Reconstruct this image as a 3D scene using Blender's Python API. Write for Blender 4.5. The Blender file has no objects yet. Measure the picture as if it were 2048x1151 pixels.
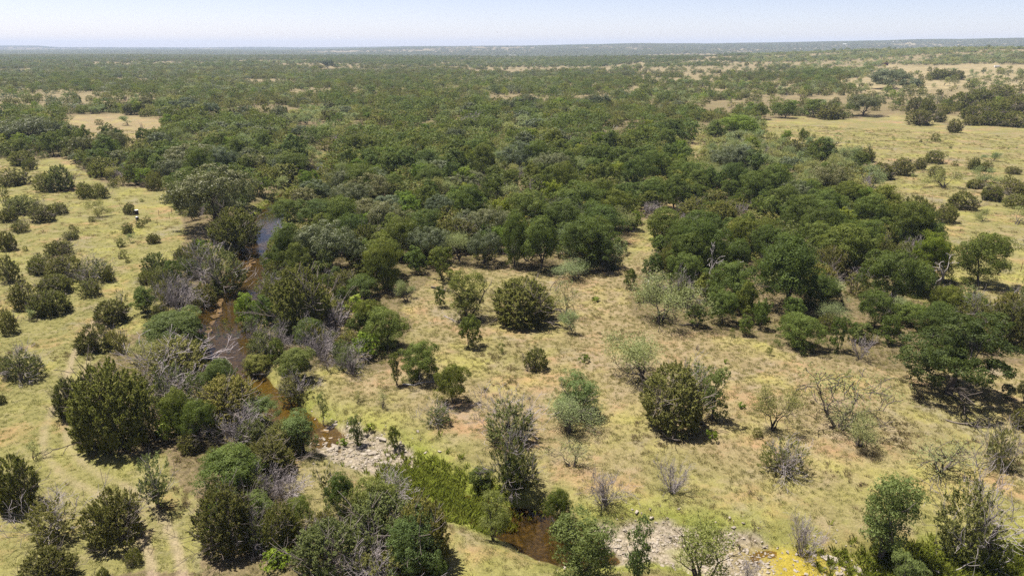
import bpy, bmesh, math, random
import numpy as np
from mathutils import Vector, Matrix

SC = bpy.context.scene
COL = SC.collection
R = math.radians

# ------------------------------------------------------------------ camera, sky, sun, exposure
CAM_H, PITCH, FPX, CX, CY = 35.0, R(18.9), 1409.0, 1024.0, 575.5     # focal length and centre for a 2048 px wide frame
cam = bpy.data.cameras.new('camera'); camo = bpy.data.objects.new('camera', cam); COL.objects.link(camo)
camo.location = (0, 0, CAM_H); camo.rotation_euler = (math.pi / 2 - PITCH, 0, 0)
cam.sensor_fit = 'HORIZONTAL'; cam.sensor_width = 36.0; cam.lens = 36.0 * FPX / 2048.0
cam.clip_start = 0.5; cam.clip_end = 40000
SC.camera = camo

SUN_EL, SUN_AZ = R(69), math.atan2(-0.80, 0.42)                       # azimuth from +Y, clockwise
world = bpy.data.worlds.new('World'); SC.world = world; world.use_nodes = True
wn = world.node_tree
sky = wn.nodes.new('ShaderNodeTexSky'); sky.sky_type = 'NISHITA'; sky.sun_disc = False
sky.sun_elevation = SUN_EL; sky.sun_rotation = SUN_AZ
sky.altitude = 400; sky.air_density = 0.5; sky.dust_density = 0.8; sky.ozone_density = 2.0
bg = wn.nodes['Background']; bg.inputs['Strength'].default_value = 0.086
tint = wn.nodes.new('ShaderNodeMix'); tint.data_type = 'RGBA'; tint.blend_type = 'MULTIPLY'; tint.inputs[0].default_value = 1.0
tint.inputs[7].default_value = (1.29, 1.02, .89, 1)                    # the pale, slightly lavender summer sky
wn.links.new(sky.outputs[0], tint.inputs[6]); wn.links.new(tint.outputs[2], bg.inputs[0])
sl = bpy.data.lights.new('sun', 'SUN'); sl.energy = 5.0; sl.angle = R(0.53); sl.color = (1.0, 0.955, 0.88)
so = bpy.data.objects.new('sun', sl); COL.objects.link(so)
sd = Vector((math.sin(SUN_AZ) * math.cos(SUN_EL), math.cos(SUN_AZ) * math.cos(SUN_EL), math.sin(SUN_EL)))
so.rotation_euler = sd.to_track_quat('Z', 'Y').to_euler(); so.location = (-60, 40, 160)
SC.view_settings.view_transform = 'Standard'; SC.view_settings.look = 'None'
SC.view_settings.exposure = 1.12; SC.view_settings.gamma = 1.0; SC.view_settings.use_curve_mapping = False
SC.cycles.use_denoising = False; SC.cycles.denoiser = 'OPENIMAGEDENOISE'; SC.cycles.denoising_input_passes = 'RGB_ALBEDO_NORMAL'; SC.cycles.denoising_prefilter = 'ACCURATE'
SC.cycles.max_bounces = 5; SC.cycles.diffuse_bounces = 2; SC.cycles.glossy_bounces = 2
SC.cycles.transmission_bounces = 3; SC.cycles.transparent_max_bounces = 6; SC.cycles.volume_bounces = 0
SC.cycles.caustics_reflective = False; SC.cycles.caustics_refractive = False
SC.cycles.volume_step_rate = 5.0
SC.cycles.sample_clamp_direct = 1.2; SC.cycles.sample_clamp_indirect = 1.0

# ------------------------------------------------------------------ numeric helpers
def ss(a, b, x):
    t = np.clip((np.asarray(x, float) - a) / (b - a), 0, 1); return t * t * (3 - 2 * t)

def _h(i, j, s):
    i = i.astype(np.int64).astype(np.uint32); j = j.astype(np.int64).astype(np.uint32)
    n = i * np.uint32(374761393) + j * np.uint32(668265263) + np.uint32(s * 1442695041 & 0xffffffff)
    n = (n ^ (n >> np.uint32(13))) * np.uint32(1274126177)
    n = n ^ (n >> np.uint32(16))
    return n.astype(np.float64) / 4294967295.0

def vnoise(x, y, s=0):
    x = np.asarray(x, float); y = np.asarray(y, float)
    xi = np.floor(x); yi = np.floor(y); u = x - xi; v = y - yi
    u = u * u * (3 - 2 * u); v = v * v * (3 - 2 * v)
    a = _h(xi, yi, s); b = _h(xi + 1, yi, s); c = _h(xi, yi + 1, s); d = _h(xi + 1, yi + 1, s)
    return (a * (1 - u) + b * u) * (1 - v) + (c * (1 - u) + d * u) * v

def fbm(x, y, s=0, o=4):
    t = 0.0; a = 0.5; n = 0.0
    for k in range(o):
        t = t + a * vnoise(x * 2 ** k, y * 2 ** k, s + k * 17); n += a; a *= 0.5
    return t / n

def ray(px, py):
    """ground direction of a picture point of the 2048 px frame"""
    u = (np.asarray(px, float) - CX) / FPX; v = (CY - np.asarray(py, float)) / FPX
    return u, math.cos(PITCH) + v * math.sin(PITCH), -math.sin(PITCH) + v * math.cos(PITCH)

def at_z(px, py, z):
    u, dy, dz = ray(px, py); dz = np.minimum(dz, -1e-4); t = (z - CAM_H) / dz
    return u * t, dy * t

def project(x, y, z):
    c, s = math.cos(PITCH), math.sin(PITCH)
    dep = y * c - (z - CAM_H) * s; v = y * s + (z - CAM_H) * c
    return CX + FPX * x / dep, CY - FPX * v / dep, dep

def in_poly(px, py, poly):
    px = np.asarray(px, float); py = np.asarray(py, float); r = np.zeros(px.shape, bool); n = len(poly)
    for i in range(n):
        x0, y0 = poly[i]; x1, y1 = poly[(i + 1) % n]
        if y0 == y1: continue
        c = ((y0 > py) != (y1 > py)) & (px < (x1 - x0) * (py - y0) / (y1 - y0) + x0); r ^= c
    return r

def poly_dist(x, y, pts, vals=None):
    """distance to a polyline and the interpolated values at the nearest point"""
    x = np.asarray(x, float); y = np.asarray(y, float)
    if x.size < 400:                                                  # few points: all segments at once
        P = np.asarray(pts); A = P[:-1]; E = P[1:] - A; qx = x.reshape(-1, 1) - A[:, 0]; qy = y.reshape(-1, 1) - A[:, 1]
        t = np.clip((qx * E[:, 0] + qy * E[:, 1]) / (E ** 2).sum(1), 0, 1); D = np.hypot(qx - t * E[:, 0], qy - t * E[:, 1]); j = D.argmin(1); i = np.arange(len(j)); tt = t[i, j][:, None]
        o = None if vals is None else (vals[j] * (1 - tt) + vals[j + 1] * tt).reshape(x.shape + (vals.shape[1],))
        return D[i, j].reshape(x.shape), o, np.sign(E[j, 0] * qy[i, j] - E[j, 1] * qx[i, j]).reshape(x.shape)
    best = np.full(x.shape, 1e9); out = None if vals is None else np.zeros(x.shape + (vals.shape[1],)); side = np.zeros(x.shape)
    for i in range(len(pts) - 1):
        ax, ay = pts[i]; bx, by = pts[i + 1]; ex, ey = bx - ax, by - ay; L2 = ex * ex + ey * ey
        t = np.clip(((x - ax) * ex + (y - ay) * ey) / L2, 0, 1)
        d = np.hypot(x - ax - t * ex, y - ay - t * ey); m = d < best
        best = np.where(m, d, best); side = np.where(m, np.sign(ex * (y - ay) - ey * (x - ax)), side)
        if out is not None:
            out[m] = (vals[i] * (1 - t[..., None]) + vals[i + 1] * t[..., None])[m]
    return best, out, side

# ------------------------------------------------------------------ the lie of the land
WATER_Z = -1.35
# creek line: picture x, y, half width in m, bed level, gravel, lush, algae
CREEK = [(690, 300, 2.4, -1.9, 0, 0.3, 0), (640, 338, 2.6, -2.0, .3, 0.3, 0), (625, 362, 2.6, -2.0, .1, 0.3, 0), (585, 392, 2.4, -1.9, 0, .5, 0), (545, 425, 2.4, -1.8, 0, .9, 0),
         (531, 462, 2.5, -2.1, 0, .3, 0), (530, 490, 2.6, -2.1, 0, .2, 0), (517, 525, 2.9, -2.1, 0, .1, 0),
         (494, 565, 3.0, -2.1, 0, .1, 0), (466, 610, 2.8, -2.0, 0, .1, 0), (447, 652, 2.6, -1.75, 0, .5, 0),
         (452, 690, 2.4, -2.1, 0, .2, 0), (458, 728, 2.3, -2.1, 0, .1, 0), (500, 768, 2.1, -1.6, .1, .3, .25), (545, 803, 1.9, -1.55, .1, .3, .3),
         (592, 838, 1.7, -1.5, .2, .4, .3), (648, 872, 1.9, -1.45, .7, .2, .35), (700, 898, 2.1, -1.25, 1, .1, 0), (760, 925, 2.2, -1.2, 1, .3, 0),
         (830, 962, 1.7, -1.35, .2, .9, 0), (910, 1002, 1.8, -1.4, 0, .9, 0), (985, 1030, 1.7, -1.5, 0, .7, 0), (1062, 1056, 2.3, -1.85, 0, .2, 0),
         (1120, 1085, 2.2, -1.8, .1, .2, 0), (1200, 1098, 2.0, -1.4, .7, .3, 0), (1290, 1090, 1.7, -1.15, .85, .3, 0), (1400, 1116, 1.7, -1.15, .75, .4, 0),
         (1500, 1122, 1.8, -1.3, .9, .2, .35), (1590, 1136, 2.4, -1.28, .2, .1, 1), (1690, 1154, 1.8, -1.25, .4, .5, .5), (1800, 1162, 2.0, -1.3, 0.1, .8, 0),
         (1950, 1168, 2.0, -1.3, 0, .9, 0), (2100, 1168, 2.0, -1.3, 0, .9, 0)]
_c = np.array(CREEK, float); _c[:, 2] *= np.where(_c[:, 1] < 750, 1.24, .84)
_cx, _cy = at_z(_c[:, 0], _c[:, 1], WATER_Z)
def _smooth(P, n=5):
    """Catmull-Rom through the rows of P"""
    Q = np.vstack([2 * P[0] - P[1], P, 2 * P[-1] - P[-2]]); out = []
    for i in range(1, len(Q) - 2):
        for k in range(n):
            t = k / n; a, b, c, d = Q[i - 1], Q[i], Q[i + 1], Q[i + 2]
            out.append(0.5 * (2 * b + (c - a) * t + (2 * a - 5 * b + 4 * c - d) * t * t + (3 * b - a - 3 * c + d) * t ** 3))
    out.append(P[-1]); return np.array(out)
_cs = _smooth(np.column_stack([_cx, _cy, _c[:, 2:]]), 4)
CREEK_XY, CREEK_V = _cs[:, :2], _cs[:, 2:]

def creek(x, y):
    x = np.asarray(x, float); y = np.asarray(y, float)
    d = np.full(x.shape, 99.0); v = np.zeros(x.shape + (5,)); s = np.zeros(x.shape)
    v[..., 0] = 2.0
    m = (y < CREEK_XY[:, 1].max() + 25) & (x > CREEK_XY[:, 0].min() - 25)
    if m.any():
        dd, vv, sd_ = poly_dist(x[m], y[m], CREEK_XY, CREEK_V); d[m] = dd; v[m] = vv; s[m] = sd_
    return d, v, s

def height(x, y, fine=True):
    x = np.atleast_1d(np.asarray(x, float)); y = np.atleast_1d(np.asarray(y, float))
    r = np.hypot(x, y)
    z = 1.1 * (fbm(x / 38, y / 38, 3) - 0.5) + 7 * (fbm(x / 520, y / 520, 9) - 0.5) * ss(260, 1000, r)
    z = z + 36 * ss(330, 1150, x) * ss(520, 1400, y) * (1 - 0.5 * ss(1600, 2600, y))
    z = z + 5 * ss(140, 420, x) * ss(150, 420, y)
    a = x / np.maximum(y, 1.0)                                       # bearing
    z = z - 20 * ss(2300, 3400, r + 1500 * a)
    top = 18 + 34 * ss(-0.32, -0.05, a) + 32 * ss(0.2, 0.75, a) + 14 * (fbm(a * 9, r / 2600, 21) - 0.5)
    z = z + top * ss(3900, 6600, r)
    mesa = 22 * ss(-0.60, -0.645, a) + 12 * (vnoise(a * 14, a * 0, 31) - 0.3) + 13 * ss(-0.1, -0.35, a)
    z = z + mesa * ss(9300, 10400, r)
    if fine:
        d, v, s = creek(x, y)
        wob = 0.9 * (fbm(x / 2.2, y / 2.2, 5) - 0.5)
        w = v[..., 0] + wob
        bank = np.where(s > 0, 2.3, 3.6)
        cut = 1 - ss(0.0, 1.0, (d - w * 0.75) / (bank + w * 0.25))
        bed = v[..., 1] + 0.30 * (fbm(x / 1.1, y / 1.1, 8) - 0.5)
        z = z * (1 - cut) + bed * cut
        z = z + 0.10 * (vnoise(x / 0.9, y / 0.9, 44) - 0.5) * (1 - ss(150, 300, r))
    return z

def at(px, py, fine=True):
    px = np.atleast_1d(np.asarray(px, float)); py = np.atleast_1d(np.asarray(py, float)); z = np.zeros(px.shape)
    for k in range(6):
        x, y = at_z(px, py, z); z = 0.4 * z + 0.6 * height(x, y, fine and k > 3)
    return x, y, height(x, y, fine)

# picture regions that say where woodland gives way to open land
FIELDS = {
 'left_meadow': [(0, 320), (70, 318), (130, 322), (230, 372), (345, 382), (372, 470), (330, 560), (300, 620), (265, 690), (160, 740), (160, 900), (330, 900), (395, 1000), (400, 1151), (0, 1151)],
 'clearing': [(905, 528), (1010, 545), (1215, 540), (1228, 500), (1250, 462), (1300, 455), (1285, 520), (1240, 560), (1260, 640), (1400, 660), (1560, 700), (1690, 720), (1790, 735), (2048, 700), (2048, 1151), (600, 1151), (560, 900), (640, 830), (640, 740), (760, 745), (820, 660), (800, 600), (850, 575)],
 'right_field': [(1518, 240), (1600, 235), (1690, 237), (1790, 230), (2048, 240), (2048, 645), (1950, 640), (1890, 585), (1850, 520), (1815, 455), (1765, 400), (1720, 345), (1640, 305), (1540, 285)],
 'far_right': [(1640, 165), (1740, 190), (1850, 185), (1870, 175), (2048, 168), (2048, 136), (1940, 128), (1840, 134), (1780, 128), (1735, 150)],
 'left_field': [(108, 240), (190, 226), (325, 238), (335, 276), (270, 296), (190, 292), (125, 270)],
 'left_small': [(90, 318), (140, 318), (150, 336), (90, 334)],
 'gap': [(1380, 262), (1420, 252), (1405, 300), (1395, 350), (1375, 330)],
 'lane': [(1300, 400), (1335, 385), (1325, 440), (1290, 470), (1240, 520), (1225, 500), (1255, 450)],
 'glade': [(735, 415), (800, 402), (805, 425), (750, 450), (705, 452)],
}
FIELDS = {n: [(2800 if x >= 2048 else (-800 if x <= 0 else x), y) for x, y in p] for n, p in FIELDS.items()}     # the fields go on beyond the frame
def field_of(px, py):
    out = np.zeros(np.shape(px), int)
    for k, (n, p) in enumerate(FIELDS.items()):
        out = np.where(in_poly(px, py, p), k + 1, out)
    return out
FN = [''] + list(FIELDS)
def ragged(x, y, px, py):
    """the woods meet the open land along a ragged line, uneven by a few metres"""
    r = np.hypot(x, y); g = FPX / np.maximum(r, 30); sc = np.clip(r / 14, 8, 60); a = np.clip(r / 34, 1.5, 40)
    f = np.clip(CAM_H / np.maximum(r, 30), .02, 1)
    return px + (fbm(x / sc, y / sc, 501) - .5) * 2 * a * g, py + (fbm(x / sc, y / sc, 511) - .5) * 2 * a * g * f
OPEN_BAND = [([(980, 132), (1500, 128), (1520, 200), (1280, 198), (1050, 160)], .68), ([(600, 108), (1000, 112), (1000, 150), (760, 158), (600, 140)], .70),
             ([(0, 158), (420, 150), (420, 176), (0, 180)], .78), ([(1500, 160), (1660, 155), (1660, 200), (1500, 205)], .68), ([(560, 165), (760, 165), (760, 195), (560, 195)], .75)]
def density(px, py):
    d = np.ones(np.shape(px)) * 0.93
    for p, v in OPEN_BAND: d = np.where(in_poly(px, py, p), v, d)
    return d
HAZE_D, HAZE_Z0, HAZE_Z1 = 9.0e-5, -28.0, 135.0
# ------------------------------------------------------------------ materials
def mat(name):
    m = bpy.data.materials.new(name); m.use_nodes = True; m.node_tree.nodes.clear(); return m, m.node_tree
def N(nt, t, **k):
    n = nt.nodes.new(t)
    for a, v in k.items(): setattr(n, a, v)
    return n
def mixc(nt, fac, a, b, blend='MIX'):
    n = N(nt, 'ShaderNodeMix', data_type='RGBA', blend_type=blend); L = nt.links
    for sock, v in ((n.inputs[0], fac), (n.inputs[6], a), (n.inputs[7], b)):
        if isinstance(v, bpy.types.NodeSocket): L.new(v, sock)
        elif isinstance(v, (tuple, list)): sock.default_value = (*v, 1) if len(v) == 3 else v
        else: sock.default_value = v
    return n.outputs[2]
def math_(nt, op, a, b=0.0, c=None):
    n = N(nt, 'ShaderNodeMath', operation=op)
    for s, v in zip(n.inputs, (a, b, c)):
        if v is None: continue
        if isinstance(v, bpy.types.NodeSocket): nt.links.new(v, s)
        else: s.default_value = v
    return n.outputs[0]
def ramp(nt, f, stops):
    n = N(nt, 'ShaderNodeValToRGB'); e = n.color_ramp.elements
    while len(e) < len(stops): e.new(0.5)
    for k, (p, c) in enumerate(stops): e[k].position = p; e[k].color = (*c, 1) if len(c) == 3 else c
    nt.links.new(f, n.inputs[0]); return n.outputs[0]
def noise(nt, vec, scale, detail=3, rough=0.55, out=0):
    n = N(nt, 'ShaderNodeTexNoise'); n.inputs['Scale'].default_value = scale; n.inputs['Detail'].default_value = detail; n.inputs['Roughness'].default_value = rough
    nt.links.new(vec, n.inputs['Vector']); return n.outputs[out]

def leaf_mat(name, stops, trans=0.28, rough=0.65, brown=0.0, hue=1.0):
    """stops: colours from low to high tone, in crowns higher towards tops and tips; each plant has its own share"""
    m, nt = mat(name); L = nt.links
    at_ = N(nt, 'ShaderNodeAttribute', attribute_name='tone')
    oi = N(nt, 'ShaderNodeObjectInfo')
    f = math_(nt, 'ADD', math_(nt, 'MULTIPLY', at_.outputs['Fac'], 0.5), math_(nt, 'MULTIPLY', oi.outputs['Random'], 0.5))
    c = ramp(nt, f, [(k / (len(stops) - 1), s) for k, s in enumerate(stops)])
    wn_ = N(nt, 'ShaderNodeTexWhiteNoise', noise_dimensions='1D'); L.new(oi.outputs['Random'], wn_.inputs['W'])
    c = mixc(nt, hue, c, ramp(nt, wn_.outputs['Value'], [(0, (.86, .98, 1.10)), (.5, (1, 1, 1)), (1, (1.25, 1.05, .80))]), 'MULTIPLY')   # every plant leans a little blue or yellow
    if brown:
        b = math_(nt, 'MULTIPLY', math_(nt, 'GREATER_THAN', wn_.outputs['Value'], 0.55), brown)
        c = mixc(nt, b, c, (0.080, 0.062, 0.030))
    p = N(nt, 'ShaderNodeBsdfPrincipled'); L.new(c, p.inputs['Base Color']); p.inputs['Roughness'].default_value = rough
    p.inputs['Specular IOR Level'].default_value = 0.25
    t = N(nt, 'ShaderNodeBsdfTranslucent'); L.new(mixc(nt, 0.5, c, (0.20, 0.25, 0.04), 'MIX'), t.inputs['Color'])
    x = N(nt, 'ShaderNodeMixShader'); x.inputs[0].default_value = trans
    L.new(p.outputs[0], x.inputs[1]); L.new(t.outputs[0], x.inputs[2])
    o = N(nt, 'ShaderNodeOutputMaterial'); L.new(x.outputs[0], o.inputs[0]); return m

def plain(name, a, b, scale=3.0, rough=0.85, bump=0.0, metal=0.0):
    m, nt = mat(name); L = nt.links
    tc = N(nt, 'ShaderNodeTexCoord'); f = noise(nt, tc.outputs['Object'], scale, 4, 0.6)
    oi = N(nt, 'ShaderNodeObjectInfo')
    f2 = math_(nt, 'ADD', math_(nt, 'MULTIPLY', f, 0.8), math_(nt, 'MULTIPLY', oi.outputs['Random'], 0.3))
    c = ramp(nt, f2, [(0.3, a), (0.8, b)])
    p = N(nt, 'ShaderNodeBsdfPrincipled'); L.new(c, p.inputs['Base Color']); p.inputs['Roughness'].default_value = rough; p.inputs['Metallic'].default_value = metal
    p.inputs['Specular IOR Level'].default_value = 0.3
    if bump:
        b_ = N(nt, 'ShaderNodeBump'); b_.inputs['Strength'].default_value = bump; L.new(f, b_.inputs['Height']); L.new(b_.outputs[0], p.inputs['Normal'])
    o = N(nt, 'ShaderNodeOutputMaterial'); L.new(p.outputs[0], o.inputs[0]); return m

M = {}
M['juniper'] = leaf_mat('juniper_foliage', [(0.074, 0.072, 0.014), (0.152, 0.148, 0.028), (0.245, 0.232, 0.052)], 0.36, brown=.25, hue=.3)
M['juniper_pale'] = leaf_mat('pale_juniper_foliage', [(0.098, 0.104, 0.03), (0.172, 0.18, 0.052), (0.25, 0.25, 0.082)], 0.36)
M['elm'] = leaf_mat('elm_foliage', [(0.043, 0.0619, 0.0086), (0.0894, 0.1187, 0.0155), (0.1565, 0.1858, 0.031)], 0.34)
M['elm_dark'] = leaf_mat('dark_elm_foliage', [(0.023, 0.036, 0.0058), (0.0475, 0.0677, 0.0101), (0.0828, 0.1044, 0.0187)], 0.28, hue=.2)
M['oak'] = leaf_mat('live_oak_foliage', [(0.066, 0.078, 0.034), (0.122, 0.134, 0.062), (0.19, 0.2, 0.1)], 0.28, 0.5)
M['mesquite'] = leaf_mat('mesquite_foliage', [(0.17, 0.2, 0.075), (0.26, 0.285, 0.115), (0.36, 0.375, 0.17)], 0.42)
M['lime'] = leaf_mat('bright_foliage', [(0.075, 0.120, 0.009), (0.15, 0.205, 0.015), (0.24, 0.295, 0.028)], .42)
M['willow'] = leaf_mat('willow_foliage', [(0.081, 0.108, 0.025), (0.140, 0.172, 0.044), (0.213, 0.247, 0.071)], .40)
M['twig'] = plain('weathered_twigs', (0.165, 0.142, 0.136), (0.36, 0.312, 0.308), 2.0)
M['twig_brown'] = plain('brown_twigs', (0.10, 0.080, 0.066), (0.235, 0.195, 0.170), 2.0)
M['bark'] = plain('dark_bark', (0.030, 0.024, 0.020), (0.105, 0.085, 0.070), 4.0, bump=.4)
M['snag'] = plain('bleached_wood', (0.16, 0.14, 0.13), (0.46, 0.42, 0.39), 3.0, bump=.3)
M['rock'] = plain('pale_limestone', (0.17, 0.142, 0.108), (0.345, 0.30, 0.24), 2.2, bump=.5)
M['ledge'] = plain('ledge_limestone', (0.14, 0.115, 0.095), (0.33, 0.275, 0.235), 2.2, bump=.5)
M['straw'] = leaf_mat('dry_grass_blades', [(0.25, 0.202, 0.094), (0.3, 0.243, 0.115), (0.35, 0.285, 0.14)], 0.5, hue=.12)
M['green_grass'] = leaf_mat('olive_grass_blades', [(0.19, 0.176, 0.064), (0.232, 0.212, 0.08), (0.278, 0.248, 0.1)], 0.5, hue=.12)
M['lush'] = leaf_mat('lush_grass_blades', [(0.15, 0.18, 0.022), (0.235, 0.26, 0.036), (0.33, 0.325, 0.07)], 0.5, hue=.12)
M['weed'] = leaf_mat('dead_weed_stems', [(0.17, 0.115, 0.070), (0.26, 0.185, 0.115), (0.36, 0.26, 0.17)], .4, hue=.12)
M['white'] = plain('white_painted_sheet', (0.68, 0.67, 0.64), (0.82, 0.81, 0.78), 1.5, 0.5)
M['dark'] = plain('dark_brown_boards', (0.018, 0.013, 0.011), (0.050, 0.036, 0.030), 3.0, 0.7)
M['rust'] = plain('rust_red_steel', (0.085, 0.024, 0.014), (0.17, 0.055, 0.032), 2.0, 0.7)
M['galv'] = plain('galvanised_steel', (0.34, 0.33, 0.32), (0.52, 0.51, 0.50), 2.0, 0.45, metal=.4)

# ground: colour by what lies there (soil, straw, litter, gravel, wet bed), broken up by noise of several sizes
def ground_mat():
    m, nt = mat('pasture_ground'); L = nt.links
    geo = N(nt, 'ShaderNodeNewGeometry'); P = geo.outputs['Position']
    a1 = N(nt, 'ShaderNodeAttribute', attribute_name='cover'); a2 = N(nt, 'ShaderNodeAttribute', attribute_name='cover_more')
    s1 = N(nt, 'ShaderNodeSeparateColor'); L.new(a1.outputs['Color'], s1.inputs[0])
    s2 = N(nt, 'ShaderNodeSeparateColor'); L.new(a2.outputs['Color'], s2.inputs[0])
    gravel, lush, litter = s1.outputs; straw, bed, far = s2.outputs
    track, algae = a1.outputs['Alpha'], a2.outputs['Alpha']
    n_big = noise(nt, P, 0.055, 4, .6); n_mid = noise(nt, P, 0.42, 4, .65); n_fin = noise(nt, P, 2.6, 5, .7); n_mic = noise(nt, P, 9.0, 3, .7)
    f = math_(nt, 'ADD', math_(nt, 'MULTIPLY', n_mid, .45), math_(nt, 'MULTIPLY', n_fin, .55))
    green = ramp(nt, f, [(.34, (.098, .092, .032)), (.46, (.132, .122, .043)), (.54, (.156, .142, .052)), (.66, (.186, .167, .065))])
    dry = ramp(nt, f, [(.34, (.120, .091, .046)), (.46, (.162, .127, .064)), (.54, (.190, .150, .078)), (.66, (.224, .179, .096))])
    sw = math_(nt, 'ADD', straw, math_(nt, 'MULTIPLY', math_(nt, 'SUBTRACT', n_big, .5), 1.8))
    sw = ramp(nt, sw, [(.25, (0, 0, 0)), (.75, (1, 1, 1))])
    c = mixc(nt, sw, green, dry)
    # bare reddish earth and grey-brown dead forbs come through in patches
    red = ramp(nt, noise(nt, P, 0.11, 6, .72), [(.52, (0, 0, 0)), (.70, (1, 1, 1))])
    c = mixc(nt, math_(nt, 'MULTIPLY', red, .55), c, (0.319, 0.173, 0.096))
    forb = ramp(nt, noise(nt, P, 0.21, 6, .72), [(.52, (0, 0, 0)), (.70, (1, 1, 1))])
    c = mixc(nt, math_(nt, 'MULTIPLY', forb, .5), c, (0.190, 0.143, 0.105))
    vivid = ramp(nt, noise(nt, P, 0.09, 5, .68), [(.50, (0, 0, 0)), (.68, (1, 1, 1))])
    c = mixc(nt, math_(nt, 'MULTIPLY', vivid, .5), c, (0.256, 0.244, 0.054))
    c = mixc(nt, math_(nt, 'MULTIPLY', far, .7), c, ramp(nt, noise(nt, P, 0.09, 5, .7), [(.35, (.135, .118, .060)), (.5, (.215, .178, .098)), (.65, (.300, .235, .140))]))
    purple = ramp(nt, noise(nt, P, 0.075, 5, .75), [(.56, (0, 0, 0)), (.68, (1, 1, 1))])
    c = mixc(nt, math_(nt, 'MULTIPLY', purple, .55), c, (.178, .150, .118))
    c = mixc(nt, math_(nt, 'MULTIPLY', litter, .8), c, ramp(nt, n_fin, [(.35, (0.054, 0.042, 0.023)), (.65, (0.150, 0.114, 0.063))]))
    c = mixc(nt, lush, c, ramp(nt, f, [(.3, (0.075, 0.101, 0.010)), (.6, (0.181, 0.207, 0.025))]))
    c = mixc(nt, track, c, ramp(nt, n_fin, [(.3, (0.194, 0.143, 0.105)), (.7, (0.327, 0.250, 0.183))]))
    vor = N(nt, 'ShaderNodeTexVoronoi'); vor.inputs['Scale'].default_value = 3.2; L.new(P, vor.inputs['Vector'])
    gr = mixc(nt, vor.outputs['Distance'], ramp(nt, n_fin, [(.3, (.20, .165, .11)), (.7, (.38, .325, .25))]), (.14, .115, .08))
    c = mixc(nt, gravel, c, gr)
    c = mixc(nt, bed, c, ramp(nt, n_fin, [(.30, (.016, .013, .006)), (.5, (.050, .038, .015)), (.70, (.115, .086, .030))]))
    c = mixc(nt, algae, c, ramp(nt, f, [(.35, (.165, .128, .018)), (.65, (.300, .232, .034))]))
    c = mixc(nt, 0.75, c, ramp(nt, n_mic, [(.34, (.58, .58, .58)), (.5, (1.0, 1.0, 1.0)), (.66, (1.35, 1.35, 1.35))]), 'MULTIPLY')
    p = N(nt, 'ShaderNodeBsdfPrincipled'); L.new(c, p.inputs['Base Color']); p.inputs['Roughness'].default_value = .95; p.inputs['Specular IOR Level'].default_value = .1
    b = N(nt, 'ShaderNodeBump'); b.inputs['Strength'].default_value = .18; b.inputs['Distance'].default_value = .2
    L.new(math_(nt, 'ADD', n_fin, math_(nt, 'MULTIPLY', n_mic, .5)), b.inputs['Height']); L.new(b.outputs[0], p.inputs['Normal'])
    o = N(nt, 'ShaderNodeOutputMaterial'); L.new(p.outputs[0], o.inputs[0]); return m
M['ground'] = ground_mat()

def water_mat():
    m, nt = mat('clear_brown_creek_water'); L = nt.links
    geo = N(nt, 'ShaderNodeNewGeometry')
    b = N(nt, 'ShaderNodeBump'); b.inputs['Strength'].default_value = .25; b.inputs['Distance'].default_value = .05
    L.new(noise(nt, geo.outputs['Position'], 2.2, 3, .5), b.inputs['Height'])
    fr = N(nt, 'ShaderNodeFresnel'); fr.inputs['IOR'].default_value = 1.45; L.new(b.outputs[0], fr.inputs['Normal'])
    g = N(nt, 'ShaderNodeBsdfGlossy'); g.inputs['Roughness'].default_value = .04; L.new(b.outputs[0], g.inputs['Normal'])
    t = N(nt, 'ShaderNodeBsdfTransparent'); t.inputs['Color'].default_value = (.78, .68, .50, 1)
    x = N(nt, 'ShaderNodeMixShader'); L.new(fr.outputs[0], x.inputs[0]); L.new(t.outputs[0], x.inputs[1]); L.new(g.outputs[0], x.inputs[2])
    o = N(nt, 'ShaderNodeOutputMaterial'); L.new(x.outputs[0], o.inputs[0]); return m
M['water'] = water_mat()

# ------------------------------------------------------------------ object helpers
def mesh_np(name, V, F, mats, tone=None, mat_idx=None, smooth=False):
    """V (n,3); F list of arrays of equal-length faces"""
    me = bpy.data.meshes.new(name); V = np.asarray(V, np.float32)
    loops = np.concatenate([f.ravel() for f in F]).astype(np.int32)
    sizes = np.concatenate([np.full(len(f), f.shape[1], np.int32) for f in F])
    starts = np.concatenate([[0], np.cumsum(sizes)[:-1]]).astype(np.int32)
    me.vertices.add(len(V)); me.vertices.foreach_set('co', V.ravel())
    me.loops.add(len(loops)); me.loops.foreach_set('vertex_index', loops)
    me.polygons.add(len(sizes)); me.polygons.foreach_set('loop_start', starts)
    if mat_idx is not None: me.polygons.foreach_set('material_index', np.asarray(mat_idx, np.int32))
    if smooth: me.polygons.foreach_set('use_smooth', np.ones(len(sizes), bool))
    for m in mats: me.materials.append(m)
    if tone is not None:
        a = me.attributes.new('tone', 'FLOAT', 'POINT'); a.data.foreach_set('value', np.asarray(tone, np.float32))
    me.update(calc_edges=True); return me

def tag(o, label=None, cat=None, group=None, kind=None):
    if label: o['label'] = label
    if cat: o['category'] = cat
    if group: o['group'] = group
    if kind: o['kind'] = kind
    return o
def link(name, data, parent=None, loc=None):
    o = bpy.data.objects.new(name, data); COL.objects.link(o)
    if parent is not None: o.parent = parent
    if loc is not None: o.location = loc
    return o
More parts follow.
